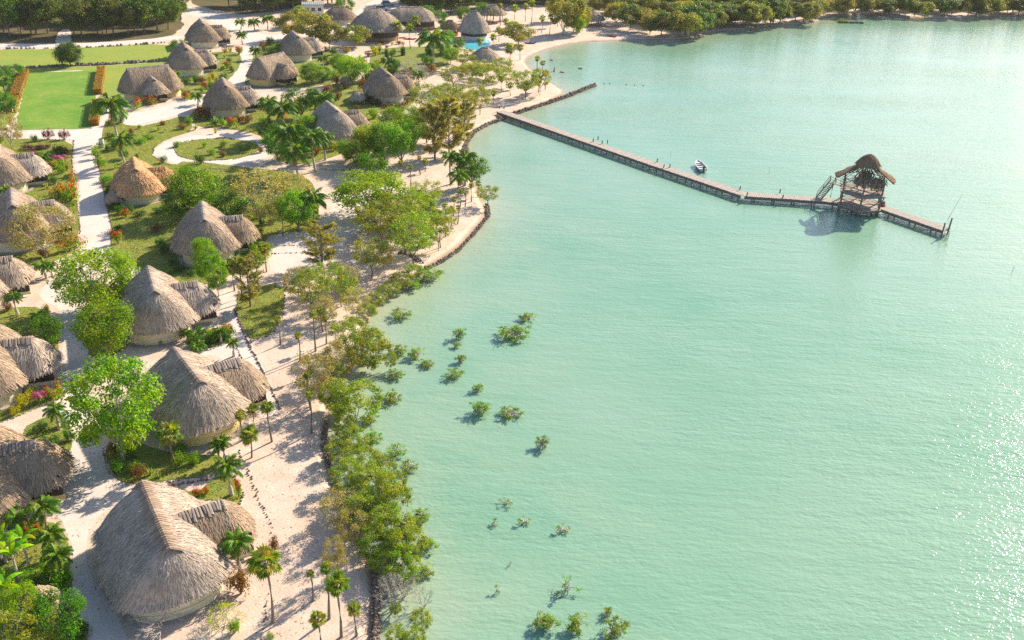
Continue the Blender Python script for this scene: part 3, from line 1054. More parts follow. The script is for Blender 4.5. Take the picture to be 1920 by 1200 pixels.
# swimming pool
pool = [(868, 92), (874, 78), (890, 71), (916, 74), (920, 82), (912, 92), (895, 96)]
w = refine(chaikin([G(*q).to_2d() for q in pool], True, 2), 2, 0, 1, True)
c0 = sum(w, Vector((0, 0))) / len(w)
t = thing('swimming_pool', 'bright blue swimming pool below the cone-roofed bar', 'pool', (c0.x, c0.y, 0))
mb = MB()
nn = len(w)
vi = [((p - c0).x, (p - c0).y, .07) for p in w]
vo = [((p - c0).x * 1.12, (p - c0).y * 1.12, .07) for p in w]
vb = [((p - c0).x * 1.12, (p - c0).y * 1.12, 0) for p in w]
vin = [((p - c0).x, (p - c0).y, 0.02) for p in w]
mb.add(vi + vo + vb + vin, [(i, nn + i, nn + (i + 1) % nn, (i + 1) % nn) for i in range(nn)] + [(nn + i, 2 * nn + i, 2 * nn + (i + 1) % nn, nn + (i + 1) % nn) for i in range(nn)]
       + [(3 * nn + i, i, (i + 1) % nn, 3 * nn + (i + 1) % nn) for i in range(nn)])
obj('pool_edge', mb.mesh('pool_edge', 'white_plaster'), t)
pm = poly_mesh('pool_water', [(p - c0) for p in w], .03, 'pool_water')
obj('pool_water', pm, t)

# ------------------------------------------------------------------ dock, pavilion, boat
DECK_Z = 0.6
DOCK = [G(938, 208, DECK_Z), G(1225, 307, DECK_Z), G(1395, 364, DECK_Z), G(1545, 374, DECK_Z), G(1655, 389, DECK_Z), G(1774, 430, DECK_Z)]
t = thing('wooden_dock', 'long weathered wooden dock bending out to the thatched pavilion', 'dock', (DOCK[0].x, DOCK[0].y, 0))
o0 = Vector((DOCK[0].x, DOCK[0].y, 0))
r = random.Random(31)
planks, beams = MB(), MB()
HALF = 1.05
for a, b in zip(DOCK[:-1], DOCK[1:]):
    d = (b - a)
    L = d.length
    d.normalize()
    nr = Vector((d.y, -d.x, 0))
    rz = math.atan2(d.y, d.x)
    k = int(L / .30)
    for i in range(k + 1):
        c = a + d * (i * L / k) - o0
        planks.box((c.x, c.y, DECK_Z + r.uniform(-.012, .012)), (.262, 2 * HALF + r.uniform(-.12, .12), .07), rz + r.uniform(-.012, .012))
    for sgn in (-1, 1):
        p, q = a + nr * sgn * (HALF - .12) - o0, b + nr * sgn * (HALF - .12) - o0
        beams.bar((p.x, p.y, DECK_Z - .28), (q.x, q.y, DECK_Z - .28), .14, .42)
        p, q = a + nr * sgn * (HALF + .02) - o0, b + nr * sgn * (HALF + .02) - o0
        beams.bar((p.x, p.y, DECK_Z - .1), (q.x, q.y, DECK_Z - .1), .06, .14)
pk = obj('deck_planks', planks.mesh('deck_planks', 'wood_deck'), t)
pk['kind'] = 'stuff'
obj('edge_beam', beams.mesh('edge_beam', 'wood_dark'), t)
mb = MB()
mb.tube([(0, 0, -2.0), (.03, .02, 0)], [.13, .11], 7)
pile = mb.mesh('pile', 'wood_dark')
mb = MB()
mb.tube([(0, 0, 0), (.02, 0, .72)], [.11, .10], 7)
boll = mb.mesh('bollard', 'wood_dark')
for a, b in zip(DOCK[:-1], DOCK[1:]):
    d = (b - a)
    L = d.length
    d.normalize()
    nr = Vector((d.y, -d.x, 0))
    k = max(1, int(L / 3.0))
    for i in range(k):
        for sgn in (-1, 1):
            c = a + d * (L * (i + .5) / k) + nr * sgn * (HALF - .1) - o0
            obj('pile', pile, t, (c.x, c.y, DECK_Z - .05), (r.uniform(-.03, .03), r.uniform(-.03, .03), r.uniform(0, 6)))
for px, py in ((1112, 266), (1121, 262), (1129, 270), (1139, 269), (1232, 304), (1244, 315), (1256, 314), (1387, 356), (1400, 368), (1462, 362), (1467, 372), (936, 204), (945, 204)):
    c = G(px, py, DECK_Z) - o0
    obj('bollard', boll, t, (c.x, c.y, DECK_Z - .02), (r.uniform(-.08, .08), r.uniform(-.08, .08), 0))
for px, py, hh in ((1767, 434, 2.0), (1779, 428, 2.3)):
    mb = MB()
    mb.tube([(0, 0, -2.4), (.08, .0, hh - .6)], [.14, .12], 7)
    c = G(px, py, DECK_Z) - o0
    obj('end_post', mb.mesh('end_post', 'wood_dark'), t, (c.x, c.y, DECK_Z))
mb = MB()
for i in range(5):
    mb.box((0, 0, -.25 - i * .3), (.7, .07, .06))
for sx in (-.35, .35):
    mb.box((sx, 0, -.6), (.06, .06, 1.9))
c = G(1776, 436, DECK_Z) - o0
obj('swim_ladder', mb.mesh('swim_ladder', 'wood_dark'), t, (c.x, c.y, DECK_Z), (0, 0, R(-40)))

# two-storey pavilion on the dock
pc = G(1611, 383, DECK_Z)
RP = 3.45
LEAN = 0.0
t = thing('lake_pavilion', 'two-storey hexagonal wooden pavilion with torn thatched roof on the dock', 'pavilion', (pc.x, pc.y, WATER_Z))
zb, z2, z3 = DECK_Z - WATER_Z, DECK_Z - WATER_Z + 2.45, DECK_Z - WATER_Z + 4.5
HEX = [(math.cos(R(60 * k + 12)) * RP, math.sin(R(60 * k + 12)) * RP) for k in range(6)]


def hexdeck(z, rr, th):
    mb = MB()
    s = rr / RP
    w = .26
    y = -rr
    hx = [Vector((x * s, yy * s)) for x, yy in HEX]
    while y < rr:
        # clip a plank row to the hexagon
        xsn = []
        for i in range(6):
            a, b = hx[i], hx[(i + 1) % 6]
            if (a.y - y) * (b.y - y) < 0:
                tt = (y - a.y) / (b.y - a.y)
                xsn.append(a.x + (b.x - a.x) * tt)
        if len(xsn) == 2:
            x0, x1 = min(xsn), max(xsn)
            mb.box(((x0 + x1) / 2, y, z), (x1 - x0, w - .03, th))
        y += w
    return mb


fl = obj('lower_deck', hexdeck(zb + .05, RP + .35, .07).mesh('lower_deck', 'wood_deck'), t)
fl['kind'] = 'stuff'
up = obj('upper_deck', hexdeck(z2, RP + .45, .07).mesh('upper_deck', 'wood_deck'), t)
up['kind'] = 'stuff'
for z, nm in ((zb - .12, 'lower_beam'), (z2 - .16, 'upper_beam')):
    mb = MB()
    for i in range(6):
        a, b = HEX[i], HEX[(i + 1) % 6]
        k = 1.10
        mb.bar((a[0] * k, a[1] * k, z), (b[0] * k, b[1] * k, z), .12, .24)
    for i in range(3):
        a, b = HEX[i], HEX[i + 3]
        mb.bar((a[0], a[1], z - .02), (b[0], b[1], z - .02), .12, .2)
    obj(nm, mb.mesh(nm, 'wood_dark'), t)
post_m = MB(); post_m.tube([(0, 0, -1.6), (0, 0, z3 + .1)], [.17, .13], 7)
post_me = post_m.mesh('post', 'wood_dark')
for x, y in HEX:
    obj('post', post_me, t, (x, y, 0))
for i in range(6):
    a, b = Vector(HEX[i]), Vector(HEX[(i + 1) % 6])
    for z0, h, skip in ((zb + .08, 1.0, i in (2, 5)), (z2 + .04, .95, i == 2)):
        mb = MB()
        if not skip:
            mb.bar((*a, z0 + h), (*b, z0 + h), .08)
            mb.bar((*a, z0 + .12), (*b, z0 + h), .06)
            mb.bar((*a, z0 + h), (*b, z0 + .12), .06)
            mb.bar((*a, z0 + .15), (*b, z0 + .15), .06)
            obj('railing', mb.mesh('railing', 'wood_dark'), t)
    mb = MB()
    for p, q in ((a, b), (b, a)):
        e = p.lerp(q, .22)
        mb.bar((*p, z2 - 1.0), (*e, z2 - .25), .08)
        mb.bar((*p, z3 - .8), (*e, z3 - .05), .08)
    obj('brace', mb.mesh('brace', 'wood_dark'), t)
    mb = MB()
    mb.bar((*a, z3), (*b, z3), .12)
    obj('ring_beam', mb.mesh('ring_beam', 'wood_dark'), t)
RC, ZC = 1.3, z3 + 2.0
rafters = MB()
for i in range(18):
    an = 2 * math.pi * i / 18 + R(12)
    rr = RP * 1.16 if i % 3 == 0 else RP * 1.04
    rafters.bar((math.cos(an) * rr, math.sin(an) * rr, z3 - .22), (math.cos(an) * RC * .5, math.sin(an) * RC * .5, ZC), .075)
for f in (.35, .65):
    for i in range(18):
        an, bn = 2 * math.pi * i / 18 + R(12), 2 * math.pi * (i + 1) / 18 + R(12)
        rr = RP * 1.05 * (1 - f) + RC * .5 * f
        z = z3 - .1 + (ZC - z3) * f
        rafters.bar((math.cos(an) * rr, math.sin(an) * rr, z), (math.cos(bn) * rr, math.sin(bn) * rr, z), .045)
obj('rafters', rafters.mesh('rafters', 'wood_dark'), t)
cap = roof_mesh('roof_cap', 0.12, 1.65, 1.65, z3 + 4.0, z3 + 2.55, 901, 1500, 'thatch_brown', .6, .08, .08)
obj('roof_cap', cap, t)


def thatch_sector(a0, a1, f0, f1, seed, rag=.12):
    """remaining piece of roof slope: thick slab plus straws"""
    r = random.Random(seed)
    mb = MB()

    def pt(u, f, off=0):
        an = a0 + (a1 - a0) * u
        rr = RP * 1.36 * (1 - f) + RC * .5 * f
        return Vector((math.cos(an) * rr, math.sin(an) * rr, z3 - .05 + (ZC + .25 - z3 - .05) * f + off))
    k = 8
    vs, fs = [], []
    for off in (.24, .08):
        for i in range(k + 1):
            j0 = f0 + r.uniform(-rag, rag) * .5
            j1 = f1 + r.uniform(-rag, rag)
            vs += [pt(i / k, max(0, j0), off), pt(i / k, (j0 + j1) / 2, off), pt(i / k, min(1, j1), off)]
    b = 3 * (k + 1)
    for i in range(k):
        for q in (0, 1):
            fs.append((i * 3 + q, i * 3 + 3 + q, i * 3 + 4 + q, i * 3 + 1 + q))
            fs.append((b + i * 3 + q, b + i * 3 + 1 + q, b + i * 3 + 4 + q, b + i * 3 + 3 + q))
        fs.append((i * 3, b + i * 3, b + i * 3 + 3, i * 3 + 3))
        fs.append((i * 3 + 2, i * 3 + 5, b + i * 3 + 5, b + i * 3 + 2))
    for i in (0, k):
        for q in (0, 1):
            fs.append((i * 3 + q, i * 3 + q + 1, b + i * 3 + q + 1, b + i * 3 + q))
    mb.add(vs, fs, (.3, .23, .18))
    for _ in range(600):
        u = r.random()
        f = r.uniform(f0 - .03, f1 + .03)
        p, q = pt(u, f + .16, r.uniform(.25, .3)), pt(u + r.uniform(-.02, .02), f, r.uniform(.26, .36))
        sd = (q - p).cross(Vector((0, 0, 1))).normalized() * .045
        mb.add([p - sd, p + sd, q + sd, q - sd], [(0, 1, 2, 3)], straw_col(r))
    return mb.mesh('roof_remnant', 'thatch_brown')


for a0, a1, f0, f1, sd in ((-40, 14, 0, .70, 1), (158, 188, .0, .74, 2), (110, 158, .35, .6, 3), (14, 80, .4, .6, 4)):
    obj('roof_remnant', thatch_sector(R(a0), R(a1), f0, f1, 910 + sd), t)
# clumps of thatch sagging through the open frame
for k, (x, y, zz, s) in enumerate(((-.9, -1.5, 4.6, 1.3), (1.3, -1.7, 4.4, 1.2), (.2, .4, 4.9, 1.3))):
    rr = random.Random(950 + k)
    mb = MB()
    for _ in range(420):
        p = Vector((rr.gauss(0, .42), rr.gauss(0, .42), rr.gauss(0, .30))) * s
        q = p + Vector((rr.gauss(0, .15), rr.gauss(0, .15), -rr.uniform(.3, .7)))
        sd = (q - p).cross(Vector((rr.random(), rr.random(), .3))).normalized() * .06
        mb.add([p - sd, p + sd, q + sd, q - sd], [(0, 1, 2, 3)], straw_col(rr))
    obj('sagging_thatch', mb.mesh('sagging_thatch', 'thatch_brown'), t, (x, y, z3 - 5 + zz + .6))
# stair up from the dock on the landward side
d2 = (DOCK[3] - DOCK[2]).normalized()
st0 = G(1535, 372, DECK_Z) - pc
st1 = Vector((HEX[2][0], HEX[2][1], 0)).lerp(Vector((HEX[3][0], HEX[3][1], 0)), .35)
q1 = G(1561, 341, DECK_Z + 2.45) - pc
sx0, sx1 = Vector((st0.x, st0.y, zb)), Vector((q1.x, q1.y, z2))
dh = Vector((sx1.x - sx0.x, sx1.y - sx0.y, 0))
sn = Vector((dh.y, -dh.x, 0)).normalized() * .55
stairs = obj('stair', None, t)
mb = MB()
for sg in (-1, 1):
    mb.bar(sx0 + sn * sg, sx1 + sn * sg, .08, .24)
obj('stringer', mb.mesh('stringer', 'wood_dark'), stairs)
tread = MB(); tread.box((0, 0, 0), (1.05, .26, .05))
tm = tread.mesh('tread', 'wood_deck')
ns = 11
for i in range(ns):
    p = sx0.lerp(sx1, (i + .7) / ns)
    obj('tread', tm, stairs, p, (0, 0, math.atan2(sn.y, sn.x)))
mb = MB()
for sg in (-1, 1):
    mb.bar(sx0 + sn * sg + Vector((0, 0, .95)), sx1 + sn * sg + Vector((0, 0, .95)), .06)
    mb.bar(sx0 + sn * sg + Vector((0, 0, .5)), sx1 + sn * sg + Vector((0, 0, .5)), .045)
    for f in (0, .5, 1):
        p = sx0.lerp(sx1, f) + sn * sg
        mb.bar(p, p + Vector((0, 0, .95)), .07)
obj('handrail', mb.mesh('handrail', 'wood_dark'), stairs)
mb = MB()
e = Vector((st1.x, st1.y, z2))
mb.bar(sx1, e, .9, .07)
dd = (e - sx1); dd.z = 0
s3 = Vector((dd.y, -dd.x, 0)).normalized() * .5
obj('landing', mb.mesh('landing', 'wood_deck'), t)
mb = MB()
for sg in (-1, 1):
    for h in (.5, .95):
        mb.bar(sx1 + s3 * sg + Vector((0, 0, h)), e + s3 * sg + Vector((0, 0, h)), .055)
    for f in (0, .5, 1):
        p = sx1.lerp(e, f) + s3 * sg
        mb.bar(p, p + Vector((0, 0, .95)), .06)
pts = [sx1 + Vector((0, 0, -.1)), sx1.lerp(e, .1) + Vector((0, 0, -.9)), sx1.lerp(e, .1) + Vector((0, 0, -2.6))]
mb.tube(pts, .08, 6)
obj('landing_rail', mb.mesh('landing_rail', 'wood_dark'), t)

# dark gear piled by the pavilion on the dock
g0 = G(1654, 386, DECK_Z)
t = thing('gear_pile', 'dark red and black gear piled on the dock beside the pavilion', 'gear', (g0.x, g0.y, DECK_Z + .04))
mb = MB(); mb.tube([(math.cos(a) * .42, math.sin(a) * .42, .16) for a in np.linspace(0, 6.28, 13)], .14, 6); obj('red_ring', mb.mesh('red_ring', 'red_paint'), t)
mb = MB(); mb.box((.1, .25, .35), (.7, .5, .7), .3, .8); obj('crate', mb.mesh('crate', 'wood_dark'), t)
mb = MB(); mb.tube([(-.2, .2, 0), (.1, .3, 1.0), (.5, .4, 1.35)], [.07, .08, .05], 6); obj('rolled_tarp', mb.mesh('rolled_tarp', 'black_rubber'), t)

# motor boat moored by the dock
bp = G(1313, 316, WATER_Z)
t = thing('motor_boat', 'small white open motor boat with black outboard moored beside the dock', 'boat', bp, R(95))
secs = [(-2.1, .78, .10), (-1.0, .88, .02), (.3, .86, .0), (1.3, .66, .06), (2.0, .36, .2), (2.45, .05, .42)]
mb = MB()
vs, fs = [], []
for x, hw, zk in secs:
    top = .62 + max(0, x) * .09
    vs += [(x, -hw, top), (x, -hw * .72, zk + .08), (x, 0, zk - .12), (x, hw * .72, zk + .08), (x, hw, top)]
for i in range(len(secs) - 1):
    for j in range(4):
        fs.append((i * 5 + j, i * 5 + j + 1, (i + 1) * 5 + j + 1, (i + 1) * 5 + j))
fs.append((0, 4, 3, 2, 1))
mb.add(vs, fs)
for sg in (-1, 1):
    pts = [(x, sg * hw, .64 + max(0, x) * .09) for x, hw, _ in secs]
    for a, b in zip(pts[:-1], pts[1:]):
        mb.bar(a, b, .13, .07)
mb.box((-2.1, 0, .6), (.09, 1.55, .12))
obj('hull', mb.mesh('hull', 'white_paint'), t)
mb = MB(); mb.add([(x, s_ * hw * .8, .2) for x, hw, _ in secs[:5] for s_ in (-1, 1)], [(2 * i, 2 * i + 2, 2 * i + 3, 2 * i + 1) for i in range(4)])
obj('floor', mb.mesh('floor', 'silver_paint'), t)
for x, wd in ((-1.3, 1.5), (-.2, 1.55), (1.0, 1.25)):
    mb = MB(); mb.box((x, 0, .45), (.38, wd, .09)); obj('bench', mb.mesh('bench', 'white_paint'), t)
mb = MB(); mb.box((1.65, 0, .62), (.9, .95, .06)); obj('foredeck', mb.mesh('foredeck', 'white_paint'), t)
mb = MB()
mb.box((-2.3, .05, .95), (.36, .34, .52), 0, .75); mb.box((-2.35, .05, .35), (.16, .14, .9)); mb.bar((-2.25, .05, .95), (-1.7, .1, 1.05), .06)
obj('outboard_motor', mb.mesh('outboard_motor', 'black_rubber'), t)
mb = MB(); mb.box((-.75, 0, .5), (.12, 1.3, .16)); obj('dark_thwart', mb.mesh('dark_thwart', 'wood_dark'), t)

# poles standing in the lagoon
for (px, py, h, dx), lab in zip(((1442, 324, 1.0, 0), (1257, 290, .8, .05), (1897, 510, 1.0, .1), (1773, 410, 4.2, 1.6)),
                                ('thin dark pole standing in water left of the pavilion', 'tiny thin pole standing in water above the dock',
                                 'thin tilted pole in the water near the right photo edge', 'long thin leaning pole beside the dock end')):
    p = G(px, py, WATER_Z)
    mb = MB(); mb.tube([(0, 0, -1.5), (dx, 0, h)], [.035, .018], 6)
    o = obj('mooring_pole', mb.mesh('mooring_pole', 'wood_dark'), None, p)
    tag(o, lab, 'pole', 'thin poles in the lagoon')

# swim line of floats beyond the groyne
for i, (px, py) in enumerate(((1133, 157), (1143, 157), (1174, 159), (1190, 160), (1206, 161))):
    p = G(px, py, WATER_Z)
    mb = MB(); mb.tube([(0, 0, -.2), (0, 0, -.05), (0, 0, .1), (0, 0, .16)], [.1, .22, .18, .06], 8)
    o = obj('float', mb.mesh('float', 'wood_dark'), None, p, (0, R(20), i))
    tag(o, ordinal_label(i, 5, 'dark float', 'beyond the rock groyne'), 'float', 'floats of the swim line')


def kayak(label, px, py, rz, mat, L=3.4):
    p = G(px, py)
    t = thing('kayak', label, 'kayak', (p.x, p.y, .0), R(rz))
    mb = MB()
    vs, fs = [], []
    xs_ = np.linspace(-L / 2, L / 2, 9)
    for x in xs_:
        u = 1 - (2 * x / L) ** 2
        hw = .42 * max(.04, u) ** .7
        rise = .18 * (2 * x / L) ** 4
        vs += [(x, -hw, .22 + rise), (x, -hw * .6, .03 + rise), (x, hw * .6, .03 + rise), (x, hw, .22 + rise), (x, 0, .34 + rise)]
    for i in range(8):
        for j in range(5):
            fs.append((i * 5 + j, i * 5 + (j + 1) % 5, (i + 1) * 5 + (j + 1) % 5, (i + 1) * 5 + j))
    mb.add(vs, fs)
    obj('hull', mb.mesh('hull', mat), t)
    mb = MB(); mb.tube([(math.cos(a) * .5, math.sin(a) * .24, .34) for a in np.linspace(0, 6.28, 11)], .04, 5); obj('cockpit_rim', mb.mesh('cockpit_rim', 'black_rubber'), t)
    mb = MB(); mb.box((-.1, 0, .3), (.4, .3, .06)); obj('seat', mb.mesh('seat', 'black_rubber'), t)


kayak('red kayak lying on the far beach at the water', 1147, 69, -35, 'red_paint')
kayak('dark purple kayak under the spreading beach tree', 994, 82, 5, 'purple_paint')
kayak('red kayak beside the round restaurant', 768, 74, 4, 'red_paint', 4.0)


def vehicle(label, px, py, rz, mat, kind='suv'):
    p = G(px, py)
    t = thing('parked_car', label, 'car', (p.x, p.y, 0), R(rz), 'vehicles in the car park')
    mb = MB()
    prof = [(-2.25, .45), (-2.3, .95), (-2.1, 1.05), (2.1 * .55, 1.05), (2.0, .92), (2.3, .75), (2.3, .42)]
    top = [(-1.95, 1.05), (-1.7, 1.72), (.35, 1.74), (1.05, 1.08)]

    def prism(pr, w, w2):
        k = len(pr)
        vs = [(x, -w if z < 1.4 else -w2, z) for x, z in pr] + [(x, w if z < 1.4 else w2, z) for x, z in pr]
        fs = [(i, (i + 1) % k, k + (i + 1) % k, k + i) for i in range(k)] + [tuple(range(k)), tuple(range(2 * k - 1, k - 1, -1))]
        mb.add(vs, fs)
    prism(prof, .92, .9)
    obj('body', mb.mesh('body', mat), t)
    mb = MB()
    if kind == 'pickup':
        top = [(-.5, 1.05), (-.35, 1.70), (.6, 1.72), (1.2, 1.08)]
    prism(top, .84, .72)
    c = obj('cabin', mb.mesh('cabin', 'dark_glass'), t)
    mb = MB(); x0, x1 = top[1][0], top[2][0]
    mb.box(((x0 + x1) / 2, 0, 1.755), (x1 - x0 + .1, 1.5, .06))
    obj('roof', mb.mesh('roof', mat), t)
    mb = MB()
    mb.tube([(0, -.12, 0), (0, .12, 0)], .36, 12)
    wm = mb.mesh('wheel', 'black_rubber')
    mb = MB()
    mb.tube([(0, -.14, 0), (0, .14, 0)], .2, 8)
    hm = mb.mesh('rim', 'silver_paint')
    for x in (-1.4, 1.45):
        for y in (-.84, .84):
            w = obj('wheel', wm, t, (x, y, .36))
            obj('rim', hm, w)
    for y in (-.65, .65):
        mb = MB(); mb.box((2.29, y, .78), (.06, .34, .14)); obj('headlight', mb.mesh('headlight', 'white_paint'), t)


vehicle('white and blue sport utility car parked in the open car park', 716, 20, 8, 'white_paint')
vehicle('silver car parked at the back row behind the white one', 727, 11, 10, 'silver_paint')
vehicle('white pickup parked just behind the restaurant peak', 700, 29, 15, 'white_paint', 'pickup')
vehicle('dark blue car parked beside the restaurant roof', 676, 42, -20, 'blue_paint')
vehicle('white truck parked between brown lodge and restaurant', 656, 56, 30, 'white_paint', 'pickup')
vehicle('dark car parked in shade beyond the restaurant', 752, 30, 12, 'blue_paint')
vehicle('white car parked between coconut palm and long-ridged hut', 209, 208, 75, 'white_paint')


def barrel(label, px, py, s=1.0, mat='white_paint'):
    p = G(px, py)
    t = thing('barrel', label, 'barrel', p, 0, 'white bins and barrels')
    mb = MB(); mb.tube([(0, 0, 0), (0, 0, .45 * s), (0, 0, .95 * s)], [.27 * s, .31 * s, .28 * s], 12); obj('body', mb.mesh('body', mat), t)
    mb = MB(); mb.tube([(0, 0, .95 * s), (0, 0, 1.0 * s)], [.3 * s, .3 * s], 12); obj('rim', mb.mesh('rim', mat), t)
    mb = MB(); mb.tube([(0, 0, .99 * s), (0, 0, 1.02 * s)], .25 * s, 12); obj('opening', mb.mesh('opening', 'black_rubber'), t)


barrel('white barrel under the bright green tree by the lane', 123, 797, 1.15)
barrel('white barrel beside the coconut palms above the lane', 192, 276, 1.5)
barrel('white barrel on the sand at the dock root', 941, 200, 1.1)
barrel('white barrel under the far beach trees', 1057, 64, 1.3)
barrel('white barrel beside the pool bar', 907, 71, 1.4)
mb = MB(); rr = random.Random(4); stone(mb, (0, 0, .8), (1.0, .9, 1.8), rr, None)
o = obj('tree_stump', mb.mesh('tree_stump', 'bark'), None, G(940, 66))
tag(o, 'dark brown tree stump standing alone on the sand', 'stump')

# half-sunk mound with grass in the lagoon
t = thing('reed_mound', 'half-sunk dark mound with green tuft far out in water', 'mound', G(1594, 43, WATER_Z))
mb = MB(); rr = random.Random(8)
for x, s in ((-3, 2.2), (-1.2, 2.4), (.8, 2.2), (2.6, 2.0), (3.9, 1.4)):
    stone(mb, (x, rr.uniform(-.3, .3), .1), (s * 1.3, 1.8, .9), rr, None)
obj('mound', mb.mesh('mound', 'rock'), t)
mb = MB()
for _ in range(160):
    x, y = rr.gauss(-2.6, .9), rr.gauss(0, .5)
    mb.add([(x - .05, y, .2), (x + .05, y, .2), (x + rr.gauss(0, .3), y + rr.gauss(0, .3), rr.uniform(.7, 1.6))], [(0, 1, 2)], (.12, .2, .04))
obj('grass_tuft', mb.mesh('grass_tuft', 'leaf'), t)


# ------------------------------------------------------------------ swimmers
def person(label, px, py, pose, shirt, trunks='blue_paint'):
    """one skinned body; standing in the shallows or swimming"""
    p = G(px, py, WATER_Z)
    bm_v, bm_e, rad = [], [], []

    def v(x, y, z, rr, link=None):
        bm_v.append((x, y, z)); rad.append(rr)
        if link is not None:
            bm_e.append((link, len(bm_v) - 1))
        return len(bm_v) - 1
    if pose == 'stand':
        pel = v(0, 0, .92, .15); ch = v(0, 0, 1.25, .17, pel); nk = v(0, 0, 1.48, .06, ch); hd = v(0, .01, 1.58, .095, nk); tp = v(0, .01, 1.72, .085, hd)
        for s in (-1, 1):
            sh = v(s * .19, 0, 1.40, .07, ch); el = v(s * .27, .02, 1.12, .048, sh); wr = v(s * .26, .10, .88, .036, el); v(s * .26, .12, .78, .03, wr)
            hp = v(s * .10, 0, .84, .10, pel); kn = v(s * .12, .03, .48, .07, hp); ak = v(s * .12, 0, .09, .048, kn); v(s * .13, .16, .04, .04, ak)
    else:
        pel = v(0, -.35, .02, .15); ch = v(0, 0, .06, .17, pel); nk = v(0, .22, .12, .06, ch); hd = v(0, .33, .18, .10, nk); tp = v(0, .42, .24, .08, hd)
        for s in (-1, 1):
            sh = v(s * .19, .13, .06, .07, ch); el = v(s * .36, .36, .05, .05, sh); wr = v(s * .3, .6, .02, .036, el); v(s * .28, .7, .0, .03, wr)
            hp = v(s * .10, -.45, 0, .10, pel); kn = v(s * .14, -.8, -.04, .07, hp); ak = v(s * .12, -1.15, -.03, .045, kn); v(s * .12, -1.3, -.03, .035, ak)
    me = bpy.data.meshes.new('body')
    me.from_pydata(bm_v, bm_e, [])
    o = bpy.data.objects.new('person', me)
    COL.objects.link(o)
    md = o.modifiers.new('skin', 'SKIN')
    sv = me.skin_vertices[0].data
    for i, rr in enumerate(rad):
        sv[i].radius = (rr, rr)
    sv[0].use_root = True
    ms = o.modifiers.new('sub', 'SUBSURF'); ms.levels = 1; ms.render_levels = 1
    me.materials.append(M['skin'])
    dep = -.75 if pose == 'stand' else 0.0
    o.location = (p.x, p.y, WATER_Z + dep)
    o.rotation_euler = (0, 0, rnd.uniform(0, 6))
    tag(o, label, 'person', 'bathers in the lagoon')
    mb = MB()
    mb.tube([(0, 0, .78), (0, 0, .95), (0, 0, 1.08)], [.20, .21, .18], 10) if pose == 'stand' else mb.tube([(0, -.5, 0), (0, -.3, .03), (0, -.1, .05)], [.17, .2, .2], 10)
    obj('swimwear', mb.mesh('swimwear', trunks), o)
    mb = MB()
    c = (0, 0, 1.70) if pose == 'stand' else (0, .40, .26)
    stone(mb, c, (.26, .28, .22), random.Random(3), None)
    obj('hair', mb.mesh('hair', 'black_rubber'), o)


person('bather with red swimwear standing in shallow water off the beach', 1039, 134, 'stand', None, 'red_paint')
person('bather wading between the standing bather and the swimmer', 1054, 136, 'swim', None, 'red_paint')
person('dark-haired swimmer floating farthest from the beach', 1088, 129, 'swim', None)
person('swimmer close to the beach behind the shore palms', 1034, 113, 'swim', None)

# ------------------------------------------------------------------ vegetation kits
def jcol(r, pal):
    c = r.choice(pal)
    k = r.uniform(.9, 1.5)
    return (c[0] * k * 1.12 * r.uniform(.9, 1.1), c[1] * k, c[2] * k * r.uniform(.8, 1.2))


def leaf(mb, p, nrm, s, col, r, asp=.5):
    t = Vector((r.gauss(0, 1), r.gauss(0, 1), r.gauss(0, .6)))
    t = t - nrm * t.dot(nrm)
    if t.length < 1e-4:
        t = Vector((1, 0, 0))
    t = t.normalized() * s
    b = nrm.cross(t) * asp
    mb.add([p - t * .5, p + b * .5 + nrm * s * .08, p + t * .5, p - b * .5 + nrm * s * .08], [(0, 1, 2, 3)], col)


GREEN = [(.10, .26, .02), (.14, .32, .025), (.07, .20, .02), (.20, .34, .03)]
YELLOWG = [(.26, .36, .02), (.34, .40, .03), (.18, .30, .02), (.42, .40, .05)]
DARKG = [(.035, .11, .02), (.05, .15, .02), (.03, .085, .02), (.09, .18, .03)]
GREYG = [(.21, .25, .08), (.28, .30, .11), (.14, .20, .055), (.34, .33, .14)]
MANG = [(.16, .27, .035), (.10, .20, .025), (.24, .32, .045), (.32, .34, .06)]
FOREST = [(.05, .105, .02), (.08, .14, .025), (.12, .17, .03), (.035, .075, .018)]
OLIVE = [(.22, .24, .06), (.15, .19, .04), (.29, .29, .08), (.10, .14, .03)]


